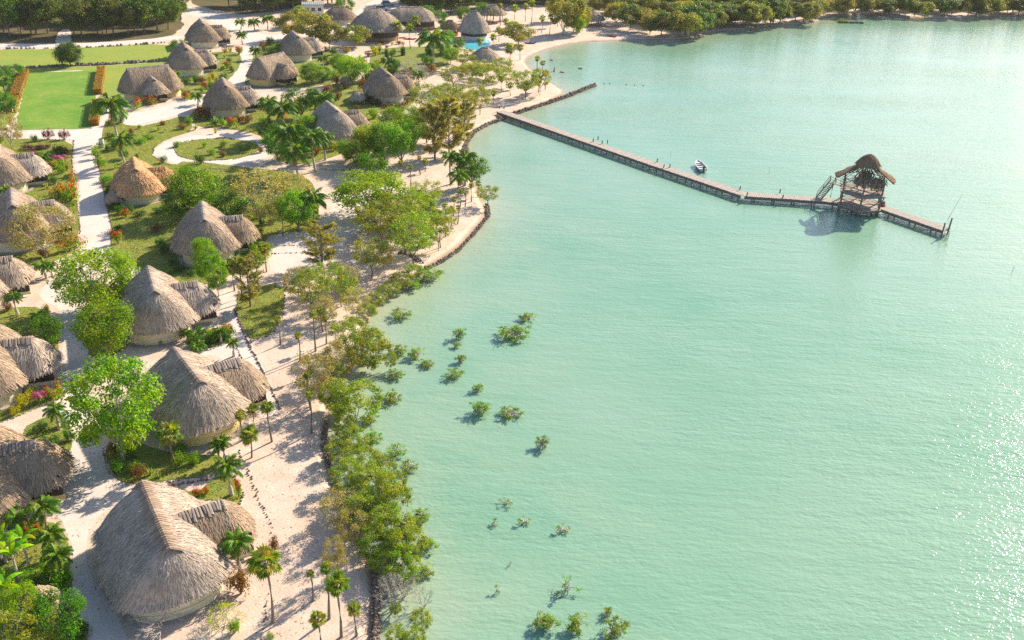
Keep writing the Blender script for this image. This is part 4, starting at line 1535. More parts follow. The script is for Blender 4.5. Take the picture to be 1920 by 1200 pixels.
def tree_kit(seed, W, H, pal, nclump=26, per=95, ls=.30, cb=.35, flat=.75, clump=.17, trunk=.16, bark='bark', lean=0.0, twigs=0):
    r = random.Random(seed)
    tr, cr = MB(), MB()
    ctr = Vector((lean * H, 0, H * (cb + 1) / 2))
    ax = Vector((W / 2, W / 2, H * (1 - cb) / 2))
    cl = []
    for _ in range(nclump):
        while True:
            d = Vector((r.uniform(-1, 1), r.uniform(-1, 1), r.uniform(-.85, 1)))
            if .05 < d.length < 1:
                break
        q = d.length
        d = d / q * (q ** .45) * .86
        c = ctr + Vector((d.x * ax.x, d.y * ax.y, d.z * ax.z))
        cl.append((c, W * clump * r.uniform(.65, 1.3)))
    fork = Vector((lean * H * .5, 0, H * cb * .8))
    tr.tube([(0, 0, -.1), Vector((lean * H * .25 + r.uniform(-.1, .1), r.uniform(-.1, .1), H * cb * .45)), fork], [trunk * 1.25, trunk, trunk * .85], 6)
    limbs = []
    for k in range(5):
        a = 2 * math.pi * (k + r.uniform(-.2, .2)) / 5
        m = fork.lerp(ctr, .45) + Vector((math.cos(a) * W * .16, math.sin(a) * W * .16, r.uniform(-.05, .1) * H))
        e = ctr + Vector((math.cos(a) * W * .30, math.sin(a) * W * .30, r.uniform(-.05, .18) * H))
        tr.tube([fork, m, e], [trunk * .6, trunk * .42, trunk * .2], 5, cap=False)
        limbs += [m, e]
    for c, rad in cl:
        b = min(limbs, key=lambda q: (q - c).length)
        tr.tube([b, b.lerp(c, .6) + Vector((0, 0, -.05 * rad)), c], [trunk * .22, trunk * .15, trunk * .06], 4, cap=False)
        for _ in range(twigs):
            e = c + Vector((r.gauss(0, 1), r.gauss(0, 1), r.gauss(.3, .8))) * rad * .8
            tr.tube([c, e], [trunk * .09, trunk * .04], 3, cap=False)
    for c, rad in cl:
        base = jcol(r, pal)
        k = int(per * 1.75 * r.uniform(.7, 1.3))
        for _ in range(k):
            d = Vector((r.gauss(0, 1), r.gauss(0, 1), r.gauss(0, 1))).normalized()
            q = r.random() ** .45
            p = c + Vector((d.x * rad * q * 1.15, d.y * rad * q * 1.15, d.z * rad * q * flat))
            nrm = (d * .8 + Vector((r.gauss(0, .5), r.gauss(0, .5), .7 + r.gauss(0, .4)))).normalized()
            cc = jcol(r, pal)
            leaf(cr, p, nrm, ls * 1.12 * r.uniform(.6, 1.3), tuple(.55 * a + .45 * b for a, b in zip(cc, base)), r)
    return {'trunk': tr.mesh('trunk', bark), 'crown': cr.mesh('crown', 'leaf'), 'W': W, 'H': H}


def weep_kit(seed, W, H, pal, n=60, per=110, cb=.12, bark='bark', trunk=.14):
    """feathery casuarina-like tree: many fine drooping sprays on slim rising branches"""
    r = random.Random(seed)
    tr, cr = MB(), MB()
    tr.tube([(0, 0, -.1), (r.uniform(-.15, .15), 0, H * .5), (0, 0, H * .95)], [trunk, trunk * .6, .03], 6)
    for k in range(n):
        z = H * (cb + (1 - cb) * r.random())
        f = 1 - abs((z / H - cb) / (1 - cb) - .4) * 1.05
        L = W / 2 * max(.3, f) * r.uniform(.6, 1.1)
        a = r.uniform(0, 6.28)
        d = Vector((math.cos(a), math.sin(a), .45))
        s = Vector((0, 0, z - .3))
        e = s + d * L
        tr.tube([s, s.lerp(e, .6) + Vector((0, 0, .1)), e], [trunk * .25, trunk * .16, .012], 3, cap=False)
        base = jcol(r, pal)
        for _ in range(per):
            t = r.uniform(.3, 1.05)
            p = s.lerp(e, t) + Vector((r.gauss(0, .16), r.gauss(0, .16), r.gauss(0, .14))) * W * .12
            ln = r.uniform(.3, .6)
            q = p + Vector((r.gauss(0, .3) * ln, r.gauss(0, .3) * ln, r.uniform(-.7, .35) * ln)) + d * ln * .4
            sd = (q - p).cross(Vector((r.random(), r.random(), r.random()))).normalized() * .045
            cc = jcol(r, pal)
            cr.add([p - sd, p + sd, q], [(0, 1, 2)], tuple(.5 * x + .5 * y for x, y in zip(cc, base)))
    return {'trunk': tr.mesh('trunk', bark), 'crown': cr.mesh('crown', 'leaf'), 'W': W, 'H': H}


def branchy(mb, r, p, d, L, rad, depth, spread=.6, k=3):
    e = p + d * L
    mid = p.lerp(e, .5) + Vector((r.gauss(0, .08), r.gauss(0, .08), r.gauss(0, .05))) * L
    mb.tube([p, mid, e], [rad, rad * .8, rad * .6], 4 if depth > 1 else 3, cap=False)
    if depth == 0:
        return [e]
    out = []
    for _ in range(k):
        nd_ = (d + Vector((r.gauss(0, spread), r.gauss(0, spread), r.gauss(.05, spread * .6)))).normalized()
        out += branchy(mb, r, e, nd_, L * r.uniform(.6, .85), rad * .6, depth - 1, spread, k)
    return out


def bare_kit(seed, W, H, leaves=0, pal=GREYG):
    r = random.Random(seed)
    tr, cr = MB(), MB()
    tips = []
    for k in range(5):
        a = 2 * math.pi * k / 5 + r.uniform(-.4, .4)
        d = Vector((math.cos(a) * .75, math.sin(a) * .75, .8)).normalized()
        tips += branchy(tr, r, Vector((0, 0, 0)), d, H * .36, .05 * H * .55, 4, .6, 3)
    for p in tips:
        for _ in range(leaves):
            leaf(cr, p + Vector((r.gauss(0, .15), r.gauss(0, .15), r.gauss(0, .12))), Vector((r.gauss(0, .5), r.gauss(0, .5), 1)).normalized(), .2, jcol(r, pal), r)
    k = {'trunk': tr.mesh('branches', 'pale_bark'), 'W': W, 'H': H}
    if leaves:
        k['crown'] = cr.mesh('crown', 'leaf')
    return k


def shrub_kit(seed, pal, n=900, ls=.16, flowers=None, nf=0, sparse=1.0, H=1.0):
    """unit shrub: radius 1, height H"""
    r = random.Random(seed)
    st, cr, fl = MB(), MB(), MB()
    lob = [(Vector((r.gauss(0, .38), r.gauss(0, .38), H * r.uniform(.45, .75))), r.uniform(.35, .6)) for _ in range(7)]
    for c, rad in lob:
        st.tube([(0, 0, 0), c * .5, c], [.05, .035, .015], 4, cap=False)
    for _ in range(n):
        c, rad = r.choice(lob)
        d = Vector((r.gauss(0, 1), r.gauss(0, 1), r.gauss(0, 1))).normalized()
        p = c + d * rad * (r.random() ** .4) * sparse
        p.z = max(.04, p.z * 1.0)
        nrm = (d + Vector((0, 0, .6)) + Vector((r.gauss(0, .4), r.gauss(0, .4), r.gauss(0, .3)))).normalized()
        leaf(cr, p, nrm, ls * r.uniform(.6, 1.3), jcol(r, pal), r)
    for _ in range(nf):
        c, rad = r.choice(lob)
        d = Vector((r.gauss(0, 1), r.gauss(0, 1), abs(r.gauss(.4, 1)))).normalized()
        p = c + d * rad * r.uniform(.92, 1.12)
        leaf(fl, p, d, ls * r.uniform(.8, 1.5), jcol(r, flowers), r, .9)
    k = {'stem': st.mesh('stem', 'bark'), 'foliage': cr.mesh('foliage', 'leaf')}
    if nf:
        k['blossoms'] = fl.mesh('blossoms', 'petal')
    return k


def mangrove_kit(seed, W, H, pal, nclump=14, per=60, roots=16, ls=.26):
    r = random.Random(seed)
    tr, cr = MB(), MB()
    for k in range(roots):
        a = r.uniform(0, 6.28)
        q = W * .28 * r.uniform(.4, 1.1)
        top = Vector((r.gauss(0, .25), r.gauss(0, .25), H * r.uniform(.3, .55)))
        tr.tube([(math.cos(a) * q, math.sin(a) * q, -.5), (math.cos(a) * q * .75, math.sin(a) * q * .75, H * .22), top], [.035, .045, .05], 4, cap=False)
    for k in range(nclump):
        a = r.uniform(0, 6.28)
        q = W * .44 * r.random() ** .6
        c = Vector((math.cos(a) * q, math.sin(a) * q, H * r.uniform(.3, .85) * (1 - .3 * q / W)))
        tr.tube([Vector((r.gauss(0, .2), r.gauss(0, .2), H * .35)), c * .6 + Vector((0, 0, H * .25)), c], [.05, .035, .02], 4, cap=False)
        for _ in range(2):
            tr.tube([c, c + Vector((r.gauss(0, .4), r.gauss(0, .4), r.gauss(0, .3)))], [.02, .012], 3, cap=False)
        base = jcol(r, pal)
        for _ in range(int(per * r.uniform(.4, 1.4))):
            d = Vector((r.gauss(0, 1), r.gauss(0, 1), r.gauss(0, .6)))
            p = c + d * W * .055
            p.z = max(p.z, .08)
            leaf(cr, p, Vector((r.gauss(0, .5), r.gauss(0, .5), 1)).normalized(), ls * r.uniform(.6, 1.3), tuple(.5 * x + .5 * y for x, y in zip(jcol(r, pal), base)), r)
    return {'trunk': tr.mesh('roots', 'pale_bark'), 'crown': cr.mesh('crown', 'leaf'), 'W': W, 'H': H, 'tn': 'roots'}


# palms ------------------------------------------------------------------
def frond_mesh(seed, e0, bend, pal, dead=False):
    r = random.Random(seed)
    mb = MB()
    pts = [Vector((0, 0, 0))]
    n_ = 14
    dirs = []
    for i in range(n_):
        a = e0 - bend * (i / n_) ** 1.3
        d = Vector((math.cos(a), 0, math.sin(a)))
        dirs.append(d)
        pts.append(pts[-1] + d / n_)
    dirs.append(dirs[-1])
    mb.tube(pts[::2] + [pts[-1]] if n_ % 2 else pts[::2], [.018, .016, .013, .011, .009, .007, .005, .003][:len(pts[::2])], 4, jcol(r, [(.20, .24, .05)]), cap=False)
    side = Vector((0, 1, 0))
    m = 38
    for k in range(m):
        u = .12 + .88 * k / (m - 1)
        i = min(n_ - 1, int(u * n_))
        f = u * n_ - i
        p = pts[i].lerp(pts[i + 1], min(1, f))
        d = dirs[i]
        upv = side.cross(d)
        if upv.z < 0:
            upv = -upv
        ln = .36 * math.sin(math.pi * (.12 + .82 * u)) ** .7 * r.uniform(.85, 1.12)
        for s in (-1, 1):
            q = p + (side * s * .72 + d * .48 + Vector((0, 0, -.55 - .5 * r.random()))).normalized() * ln + upv * .01
            w = d * .0165
            mid = p.lerp(q, .5) + Vector((0, 0, .035))
            c = jcol(r, pal)
            mb.add([p - w, p + w, mid + w * .9, q, mid - w * .9], [(0, 1, 2, 4), (4, 2, 3)], c)
    return mb.mesh('frond', 'leaf')


COCO = [(.06, .17, .02), (.09, .22, .025), (.14, .25, .03), (.045, .12, .02)]
COCO_Y = [(.13, .25, .03), (.19, .28, .04), (.09, .20, .02)]
DEADF = [(.26, .17, .09), (.20, .13, .07), (.32, .23, .12)]
FRONDS = [[frond_mesh(1000 + i, R(e), R(b), pal) for i in range(2)] for e, b, pal in ((74, 75, COCO_Y), (55, 105, COCO), (28, 100, COCO), (-5, 70, COCO))]
FROND_DEAD = frond_mesh(1050, R(-35), R(40), DEADF, True)
PTRUNK = []
for sd in range(3):
    r = random.Random(1100 + sd)
    mb = MB()
    mb.tube([(0, 0, -.02), (.04 * (sd - 1), .02, .33), (.06 * (sd - 1), .02, .66), (.03 * (sd - 1), 0, 1)], [1.35, 1.0, .85, .75], 7)
    PTRUNK.append(mb)


def trunk_mesh(i, h, rad, mat):
    mb = MB()
    src = PTRUNK[i]
    # the template's bend is in height units, its girth in radius units
    k = 7
    ctr = [(0, 0, -.02), (.04 * (i - 1), .02, .33), (.06 * (i - 1), .02, .66), (.03 * (i - 1), 0, 1)]
    mb.tube([(x * h, y * h, z * h) for x, y, z in ctr], [rad * q for q in (1.35, 1.0, .85, .75)], k)
    return mb.mesh('trunk', mat), Vector((.03 * (i - 1) * h, 0, h))


def coconut(label, px, py, wpx, hpx, group=None, seed=0, parts=True, yellow=0.2):
    r = random.Random(seed * 77 + int(px) * 13 + int(py))
    p = G(px, py)
    k, cs = scale_at(p)
    fl = wpx / k / 2 * 1.12
    h = max(.3, hpx / (k * cs) - fl * .45)
    t = thing('coconut_palm', label, 'palm', p, r.uniform(0, 6.28), group)
    me, top = trunk_mesh(r.randrange(3), h, .13 + .012 * h, 'pale_bark')
    obj('trunk', me, t)
    n_ = 22
    for i in range(n_):
        c = 0 if i < 3 else (1 if i < 10 else (2 if i < 17 else 3))
        a = i * 2.39996 + r.uniform(-.2, .2)
        s = fl * r.uniform(.85, 1.1) * (.8 if c == 0 else 1)
        obj('frond', FRONDS[c][r.randrange(2)], t, top, (r.uniform(-.15, .15), r.uniform(-.12, .12), a), (s, s, s))
    for i in range(r.randrange(3)):
        obj('dead_frond', FROND_DEAD, t, top, (0, 0, r.uniform(0, 6.28)), (fl * .8,) * 3)
    return t


def fan_leaf_mesh(seed, pal, droop=.25):
    r = random.Random(seed)
    mb = MB()
    mb.tube([(0, 0, 0), (.24, 0, .06), (.46, 0, .04)], [.018, .014, .010], 4, (.20, .25, .05), cap=False)
    m = 15
    c = Vector((.46, 0, .04))
    for k in range(m):
        a = R(-125) + R(250) * k / (m - 1)
        ln = .54 * (1 - .25 * abs(a) / R(125)) * r.uniform(.88, 1.08)
        d = Vector((math.cos(a), math.sin(a), 0))
        sd = Vector((-d.y, d.x, 0)) * .062
        col = jcol(r, pal)
        mid = c + d * ln * .6 + Vector((0, 0, .03))
        tip = c + d * ln + Vector((0, 0, -droop * ln * r.uniform(.6, 1.4)))
        mb.add([c, mid - sd, tip, mid + sd, mid + Vector((0, 0, -.03))], [(0, 4, 1), (0, 3, 4), (1, 4, 2), (4, 3, 2)], col)
    return mb.mesh('fan_leaf', 'leaf')


FANC = [(.09, .19, .025), (.13, .24, .03), (.07, .14, .02), (.19, .27, .05)]
FANY = [(.22, .27, .06), (.28, .29, .09), (.16, .23, .04)]
FAN = [fan_leaf_mesh(1200 + i, FANC if i < 3 else FANY, .2 + .1 * (i % 3)) for i in range(5)]
FAN_DEAD = [fan_leaf_mesh(1210 + i, DEADF, .6) for i in range(2)]


def fan_layout(r, n_, skirt):
    out = []
    for i in range(n_):
        e = R(75) - R(115) * (i + .5) / n_ + r.uniform(-.15, .15)
        out.append((r.randrange(5), -e, i * 2.39996 + r.uniform(-.25, .25), r.uniform(.85, 1.1), False))
    for i in range(skirt):
        out.append((r.randrange(2), R(r.uniform(45, 80)), r.uniform(0, 6.28), r.uniform(.6, .85), True))
    return out


def join_crown(seed, n_, skirt):
    r = random.Random(seed)
    mb = MB()
    for idx, pit, az, s, dead in fan_layout(r, n_, skirt):
        me = (FAN_DEAD if dead else FAN)[idx]
        mt = Euler((0, pit, az)).to_matrix()
        cols = [tuple(c.color)[:3] for c in me.color_attributes['Col'].data]
        b = mb.n
        mb.v.extend(tuple(mt @ (v.co * s)) for v in me.vertices)
        mb.c.extend(cols)
        mb.n += len(me.vertices)
        mb.f.extend(tuple(i + b for i in pl.vertices) for pl in me.polygons)
    return mb.mesh('crown', 'leaf')


FAN_CROWN = [join_crown(1300 + i, 14, 3) for i in range(4)]


def fan_palm(label, px, py, wpx, hpx, group=None, full=None):
    r = random.Random(int(px) * 31 + int(py) * 7)
    p = G(px, py)
    k, cs = scale_at(p)
    rl = wpx / k / 2 * 1.05
    h = max(.4, hpx / (k * cs) - rl * .55)
    t = thing('fan_palm', label, 'palm', p, r.uniform(0, 6.28), group)
    me, top = trunk_mesh(r.randrange(3), h, .055 + .008 * h, 'bark')
    obj('trunk', me, t)
    if wpx >= 24:
        for idx, pit, az, s, dead in fan_layout(r, 15, 3):
            s *= rl
            obj('dead_leaf' if dead else 'fan_leaf', (FAN_DEAD if dead else FAN)[idx], t, top, (0, pit, az), (s, s, s))
    else:
        obj('crown', FAN_CROWN[r.randrange(4)], t, top, (0, 0, r.uniform(0, 6)), (rl, rl, rl))
    return t


def plant_tree(kits, name, label, cat, px, py, wpx, hpx, group=None, z=0.0, seed=0, fixed_rot=None):
    r = random.Random(int(px) * 17 + int(py) * 3 + seed)
    kit = kits[r.randrange(len(kits))] if isinstance(kits, list) else kits
    k, cs = scale_at(G(px, py, z))
    sn = math.sqrt(1 - cs * cs)
    if name == 'mangrove_tree':
        hpx *= .68
        wpx *= .92
    low = name in ('mangrove_bush', 'shore_bush', 'bare_bush')
    if low:
        p = G(px, py - .38 * wpx * sn, z)
    else:
        p = G(px, py, z)
    k, cs = scale_at(p)
    w = wpx / k
    h = hpx / (k * cs) * .95
    if low:
        h = max(.30 * w, (hpx - .6 * wpx * sn) / (k * cs) * .75)
    t = thing(name, label, cat, p, r.uniform(0, 6.28) if fixed_rot is None else fixed_rot, group)
    sc = (w / kit['W'], w / kit['W'], h / kit['H'])
    obj(kit.get('tn', 'trunk'), kit['trunk'], t, sc=sc)
    if 'crown' in kit:
        obj('crown', kit['crown'], t, sc=sc)
    return t


def plant_shrub(kit, name, label, cat, px, py, wpx, hpx, group=None):
    r = random.Random(int(px) * 19 + int(py) * 5)
    k, cs = scale_at(G(px, py))
    sn = math.sqrt(1 - cs * cs)
    p = G(px, py - .38 * wpx * sn)
    k, cs = scale_at(p)
    w = wpx / k / 2
    h = max(.55 * w, (hpx - .55 * wpx * sn) / (k * cs))
    t = thing(name, label, cat, p, r.uniform(0, 6.28), group)
    for nm, me in kit.items():
        obj(nm, me, t, sc=(w, w, h))
    return t


def cluster(fn, desc, place, items, group):
    items = sorted(items, key=lambda q: q[0])
    for i, it in enumerate(items):
        fn(ordinal_label(i, len(items), desc, place), *it, group=group)


T_BRIGHT = [tree_kit(1, 7, 7, [(.11, .26, .02), (.17, .33, .02), (.26, .36, .03), (.07, .19, .02)], 84, 66, .23, .14, .7, .10, .15, 'pale_bark', twigs=3)]
T_MID = [tree_kit(11 + i, 6, 6, GREEN, 58, 76, .22, .14, .8, .13) for i in range(2)]
T_YEL = [tree_kit(21 + i, 7, 5.5, [YELLOWG[0], YELLOWG[2], GREEN[1], GREEN[0], GREEN[3]], 64, 84, .22, .14, .75, .12) for i in range(2)]
T_DARK = [tree_kit(31 + i, 6, 6, DARKG + GREEN[:2], 46, 62, .25, .16, .8, .14) for i in range(2)]
T_GREY = [tree_kit(41 + i, 6.5, 6, GREYG, 56, 36, .22, .15, .75, .11, .10, 'pale_bark', twigs=4) for i in range(3)]
T_OPEN = [tree_kit(51 + i, 6.5, 6.5, MANG + GREEN[:1] + GREYG[:1], 52, 38, .23, .28, .65, .105, .11, 'bark', twigs=3) for i in range(3)]
T_MANG = [tree_kit(61 + i, 6, 5, MANG[:3] + [(.22, .30, .03), (.30, .33, .05), (.15, .26, .025)] + GREEN[:1], 64, 40, .23, .02, .75, .095, .10, 'pale_bark', twigs=5) for i in range(3)]
T_FOR = [tree_kit(71 + i, 8, 9, FOREST + ([OLIVE[0]] if i % 2 else GREEN[:1]), 34, 80, .42, .22, .8, .15, .2) for i in range(4)]
T_OLV = [tree_kit(81 + i, 8, 7, OLIVE + MANG[:1], 34, 75, .40, .18, .75, .15, .16, 'pale_bark', twigs=1) for i in range(3)]
T_WEEP = [weep_kit(91 + i, 5, 6, OLIVE + GREYG[:2]) for i in range(2)]
T_ROUND = tree_kit(97, 6, 5.2, DARKG, 60, 110, .24, .10, .95, .17, .15)
T_BARE = [bare_kit(98, 5, 4), bare_kit(99, 4, 3)]
T_BARE_L = bare_kit(100, 4, 3, 2, YELLOWG)
S_GREEN = shrub_kit(201, GREEN, 800)
S_DARK = shrub_kit(202, DARKG, 800)
S_YEL = shrub_kit(203, [(.36, .34, .02), (.30, .31, .03), (.17, .24, .02)], 700)
S_RED = shrub_kit(204, GREEN, 600, .16, [(.36, .02, .04), (.40, .04, .05)], 90)
S_PINK = shrub_kit(205, GREEN, 500, .16, [(.38, .09, .26), (.42, .14, .30)], 240)
S_PURP = shrub_kit(206, [(.10, .04, .07), (.14, .05, .10), (.07, .06, .04)], 800)
S_CROT = shrub_kit(207, [(.13, .075, .03), (.17, .11, .04), (.09, .085, .03), (.11, .045, .03)], 800)
S_FLAME = shrub_kit(208, GREEN + [(.4, .36, .03)], 600, .16, [(.38, .07, .03), (.36, .03, .04)], 80)
S_BROWN = shrub_kit(209, [(.16, .10, .05), (.22, .15, .07), (.10, .09, .03)], 700, sparse=1.15)
K_MANG = [mangrove_kit(301 + i, 3, 2, GREEN + YELLOWG[:1] + MANG[:1], 26, 42, 22, .2) for i in range(4)]
K_MANG_S = [mangrove_kit(311 + i, 3, 2, GREEN + [(.12, .06, .03)], 6, 22, 9, .24) for i in range(3)]


def rosette_kit(seed, pal, n_=26):
    r = random.Random(seed)
    mb = MB()
    for i in range(n_):
        a = i * 2.4
        e = R(r.uniform(20, 75))
        d = Vector((math.cos(a) * math.cos(e), math.sin(a) * math.cos(e), math.sin(e)))
        sd = Vector((-math.sin(a), math.cos(a), 0)) * .07
        c = jcol(r, pal)
        mb.add([-sd * .6, sd * .6, d * .55 + sd, d * r.uniform(.85, 1.1) + Vector((0, 0, -.1)), d * .55 - sd], [(0, 1, 2, 4), (4, 2, 3)], c)
    return {'foliage': mb.mesh('foliage', 'leaf')}


S_AGAVE = rosette_kit(401, [(.16, .28, .06), (.24, .32, .10), (.30, .34, .14)])


def banana(label, px, py, wpx, hpx, group=None):
    r = random.Random(int(px * 3 + py))
    p = G(px, py)
    k, cs = scale_at(p)
    L = wpx / k / 2 * 1.3
    h = max(.5, hpx / (k * cs) - L * .5)
    t = thing('banana_plant', label, 'plant', p, r.uniform(0, 6), group)
    mb = MB(); mb.tube([(0, 0, 0), (0.02, 0, h)], [.12, .08], 7); obj('stem', mb.mesh('stem', 'pale_bark'), t)
    for i in range(7):
        a = i * 2.4
        mb = MB()
        e0 = R(r.uniform(35, 75))
        pts = [Vector((0, 0, 0))]
        for q in range(6):
            an = e0 - R(95) * (q / 6) ** 1.2
            pts.append(pts[-1] + Vector((math.cos(an), 0, math.sin(an))) * L / 6)
        col = jcol(r, [(.16, .40, .02), (.26, .46, .03), (.10, .30, .02)])
        vs, fs = [], []
        for q, pt_ in enumerate(pts):
            w = L * .15 * math.sin(math.pi * (.12 + .86 * q / 6))
            vs += [pt_ + Vector((0, -w, -.25 * w)), pt_, pt_ + Vector((0, w, -.25 * w))]
        for q in range(6):
            fs += [(q * 3, q * 3 + 1, q * 3 + 4, q * 3 + 3), (q * 3 + 1, q * 3 + 2, q * 3 + 5, q * 3 + 4)]
        mb.add(vs, fs, col)
        obj('banana_leaf', mb.mesh('banana_leaf', 'leaf'), t, (0, 0, h * r.uniform(.85, 1)), (0, 0, a))
    return t


# helper closures for clusters: fn(label, px, py, w, h, group=)
def f_tree(kits, name='tree', cat='tree', z=0.0):
    return lambda lab, px, py, w, h, group=None: plant_tree(kits, name, lab, cat, px, py, w, h, group, z)


def f_shrub(kit, name='shrub', cat='shrub'):
    return lambda lab, px, py, w, h, group=None: plant_shrub(kit, name, lab, cat, px, py, w, h, group)

# ------------------------------------------------------------------ planting
one = lambda kits, label, *a, name='tree', cat='tree', z=0.0: plant_tree(kits, name, label, cat, *a, z=z)
one(T_BRIGHT, 'big bright lime-green tree overhanging the lane and the yellow-walled hut', 232, 862, 180, 200)
one(T_MID, 'dense mid-green tree beside the lane against the pale yellow hut', 208, 672, 108, 118)
one(T_YEL, 'wide yellow-green tree over the lane behind the pale yellow hut', 190, 585, 156, 125)
one(T_GREY, 'sparse grey-green tree in front of the half hidden hut', 88, 482, 130, 105)
one(T_DARK, 'bushy tree beside the lane next to the dark garden patch', 97, 650, 54, 68)
one(T_MANG, 'twiggy yellow-green tree at the bottom photo edge in the corner garden', 66, 1228, 120, 100)
one(T_DARK, 'dark green tree at the lane edge in the corner garden', 128, 1205, 90, 105)
one(T_YEL, 'yellowish-green tree leaning over the little umbrella in the corner garden', 48, 1168, 80, 80)
one(T_MANG, 'bushy green tree at the very corner of the photo', -2, 1225, 90, 80)
one(T_GREY, 'grey-green tree at the photo edge beside the lawn', 22, 278, 60, 72)
one(T_ROUND, 'large round dark bush-tree on the yellowish lawn', 132, 123, 50, 46, name='round_tree')
cluster(f_tree(T_DARK), 'dark shade tree', 'beside the hedge at the photo edge', [(8, 170, 45, 50), (30, 150, 36, 32), (15, 215, 40, 45)], 'trees at the lawn edge')
one(T_BARE[0], 'bare silvery leafless bush in front of the largest hut', 296, 1198, 84, 80, name='bare_bush', cat='bush')
one(T_MID, 'slender tree with white trunk in front of the middle seaward hut', 392, 540, 50, 100)
one(T_BRIGHT, 'bright lime tree beside the white-trunked one', 410, 556, 48, 88)
one(T_GREY, 'grey-brown twiggy tree right of the golden-thatched hut', 490, 420, 120, 110)
one(T_GREY, 'second grey twiggy tree above the palms by the track', 548, 395, 90, 80)
one(T_MID, 'green tree against the porch of the golden-thatched hut', 372, 402, 105, 92)
one(T_DARK, 'dark green tree in shade behind the middle seaward hut', 432, 425, 80, 80)
one(T_DARK, 'dark tree between golden-thatched hut and seaward hut', 340, 415, 60, 60)
one(T_MID, 'rounded green tree with yellow tips beside the track', 560, 432, 78, 80)
one(T_YEL, 'yellow-tipped green tree on the beach point with wide crown', 700, 408, 150, 90)
one(T_YEL, 'smaller yellow-green tree touching the wide beach crown', 785, 420, 80, 60)
cluster(f_tree(T_OPEN), 'open-crowned beach tree', 'on the wooded sandy point', [(716, 462, 110, 92), (775, 505, 95, 112), (745, 440, 85, 80), (822, 470, 60, 70), (800, 395, 70, 60)], 'trees on the sandy point')
cluster(f_tree(T_OPEN), 'small open tree', 'on sand above the beach lawn', [(585, 590, 80, 92), (640, 575, 70, 75), (697, 520, 80, 82), (614, 548, 75, 60)], 'trees above the beach lawn')
one(T_WEEP, 'feathery casuarina with yellow-green lights on the shaded track', 604, 500, 80, 95)
one(T_WEEP, 'smaller feathery casuarina beside the path lawn', 470, 575, 70, 95)
cluster(f_tree(T_MANG, 'mangrove_tree'), 'dense mangrove tree', 'along the shore opposite the yellow hut', [(655, 660, 90, 100), (690, 690, 105, 115), (668, 790, 120, 118), (625, 770, 60, 90)], 'shore mangroves')
cluster(f_tree(T_GREY), 'pale grey-green shore tree', 'beside the dense mangroves', [(592, 745, 95, 92), (640, 705, 80, 70)], 'pale shore trees')
cluster(f_tree(T_MANG, 'mangrove_tree'), 'leafy mangrove tree', 'in the long shore thicket below', [(640, 865, 70, 70), (665, 850, 72, 75), (652, 915, 80, 80), (700, 935, 95, 95), (735, 960, 90, 110), (690, 985, 100, 90),
        (735, 1015, 105, 100), (765, 1050, 85, 95), (705, 1040, 85, 80), (755, 1080, 85, 80), (722, 900, 60, 70)], 'thicket mangroves')
cluster(f_tree(T_GREY), 'thin pale tree', 'leaning over the open sand', [(640, 985, 85, 65), (662, 1020, 70, 65), (630, 1085, 55, 80)], 'pale trees of the thicket')
cluster(f_tree(T_MANG, 'mangrove_tree'), 'mangrove bush', 'at the bottom edge of the shore', [(745, 1215, 60, 60), (790, 1180, 52, 55), (775, 1215, 60, 50), (742, 1150, 30, 30)], 'bottom shore mangroves')
cluster(f_tree(T_MANG, 'shore_bush', 'bush'), 'bright green shore bush', 'on the bank below the sandy point', [(705, 580, 46, 48), (728, 562, 52, 46), (752, 545, 55, 45), (775, 525, 48, 40), (690, 600, 42, 40)], 'bank bushes')
cluster(f_tree(T_YEL + T_MID), 'light green garden tree', 'between the half hidden hut and the water', [(690, 300, 60, 70), (722, 305, 70, 80), (752, 312, 66, 90), (700, 330, 60, 50), (780, 275, 55, 60)], 'garden trees by the water')
cluster(f_tree(T_WEEP), 'tall feathery casuarina', 'standing on the narrow beach strip', [(815, 300, 70, 105), (842, 292, 76, 110), (870, 262, 60, 80), (800, 268, 60, 70)], 'beach casuarinas')
one(T_DARK, 'dark leaning tree hanging over the water at the point', 884, 352, 66, 66)
one(T_OPEN, 'flat-topped small tree jutting over the water from the sea wall', 914, 386, 50, 42)
one(T_DARK, 'dark spreading tree above the coconut palms of the middle garden', 566, 224, 72, 64)
one(T_OPEN, 'flat-crowned tree beside the white-walled hut', 800, 217, 84, 62)
one(T_OPEN, 'flat-crowned olive tree near the dock root', 905, 172, 80, 56)
one(T_OPEN, 'sparse tree beside the dark cone shelter', 868, 130, 52, 44)
one(T_OLV, 'spreading olive tree on the far beach with bent trunk', 972, 84, 66, 40)
one(T_YEL, 'small yellow-green tree at the far beach', 962, 58, 24, 20)
cluster(f_tree(T_OLV), 'large feathery tree', 'in front of the white service building', [(548, 75, 60, 52), (590, 86, 75, 66), (618, 90, 55, 50), (665, 88, 62, 42), (560, 50, 50, 40)], 'feathery trees by the restaurant')
one(T_DARK, 'dark green tree beside the white service building', 648, 30, 38, 36)
cluster(f_tree(T_MID), 'rounded bright green tree', 'beside the end-on long hut', [(585, 158, 50, 42), (608, 152, 34, 28)], 'bright trees by the long hut')
one(T_YEL, 'speckled green tree behind the white-walled hut', 662, 158, 62, 58)
one(T_BARE[0], 'bare white leafless tree behind the white-walled hut', 776, 146, 62, 34)
one(T_BARE[1], 'second bare leafless bush right of the white bare tree', 800, 148, 34, 28, name='bare_bush', cat='bush')
one(T_BARE_L, 'small leafless twiggy shrub with pink tips near the largest hut', 420, 1190, 60, 60, name='bare_bush', cat='bush')
cluster(f_tree(T_OPEN), 'sparse dark beach tree', 'among palms beside the dock root', [(985, 185, 60, 56), (940, 150, 56, 44), (900, 215, 52, 56), (870, 200, 50, 46), (1012, 178, 44, 52)], 'trees at the dock root')
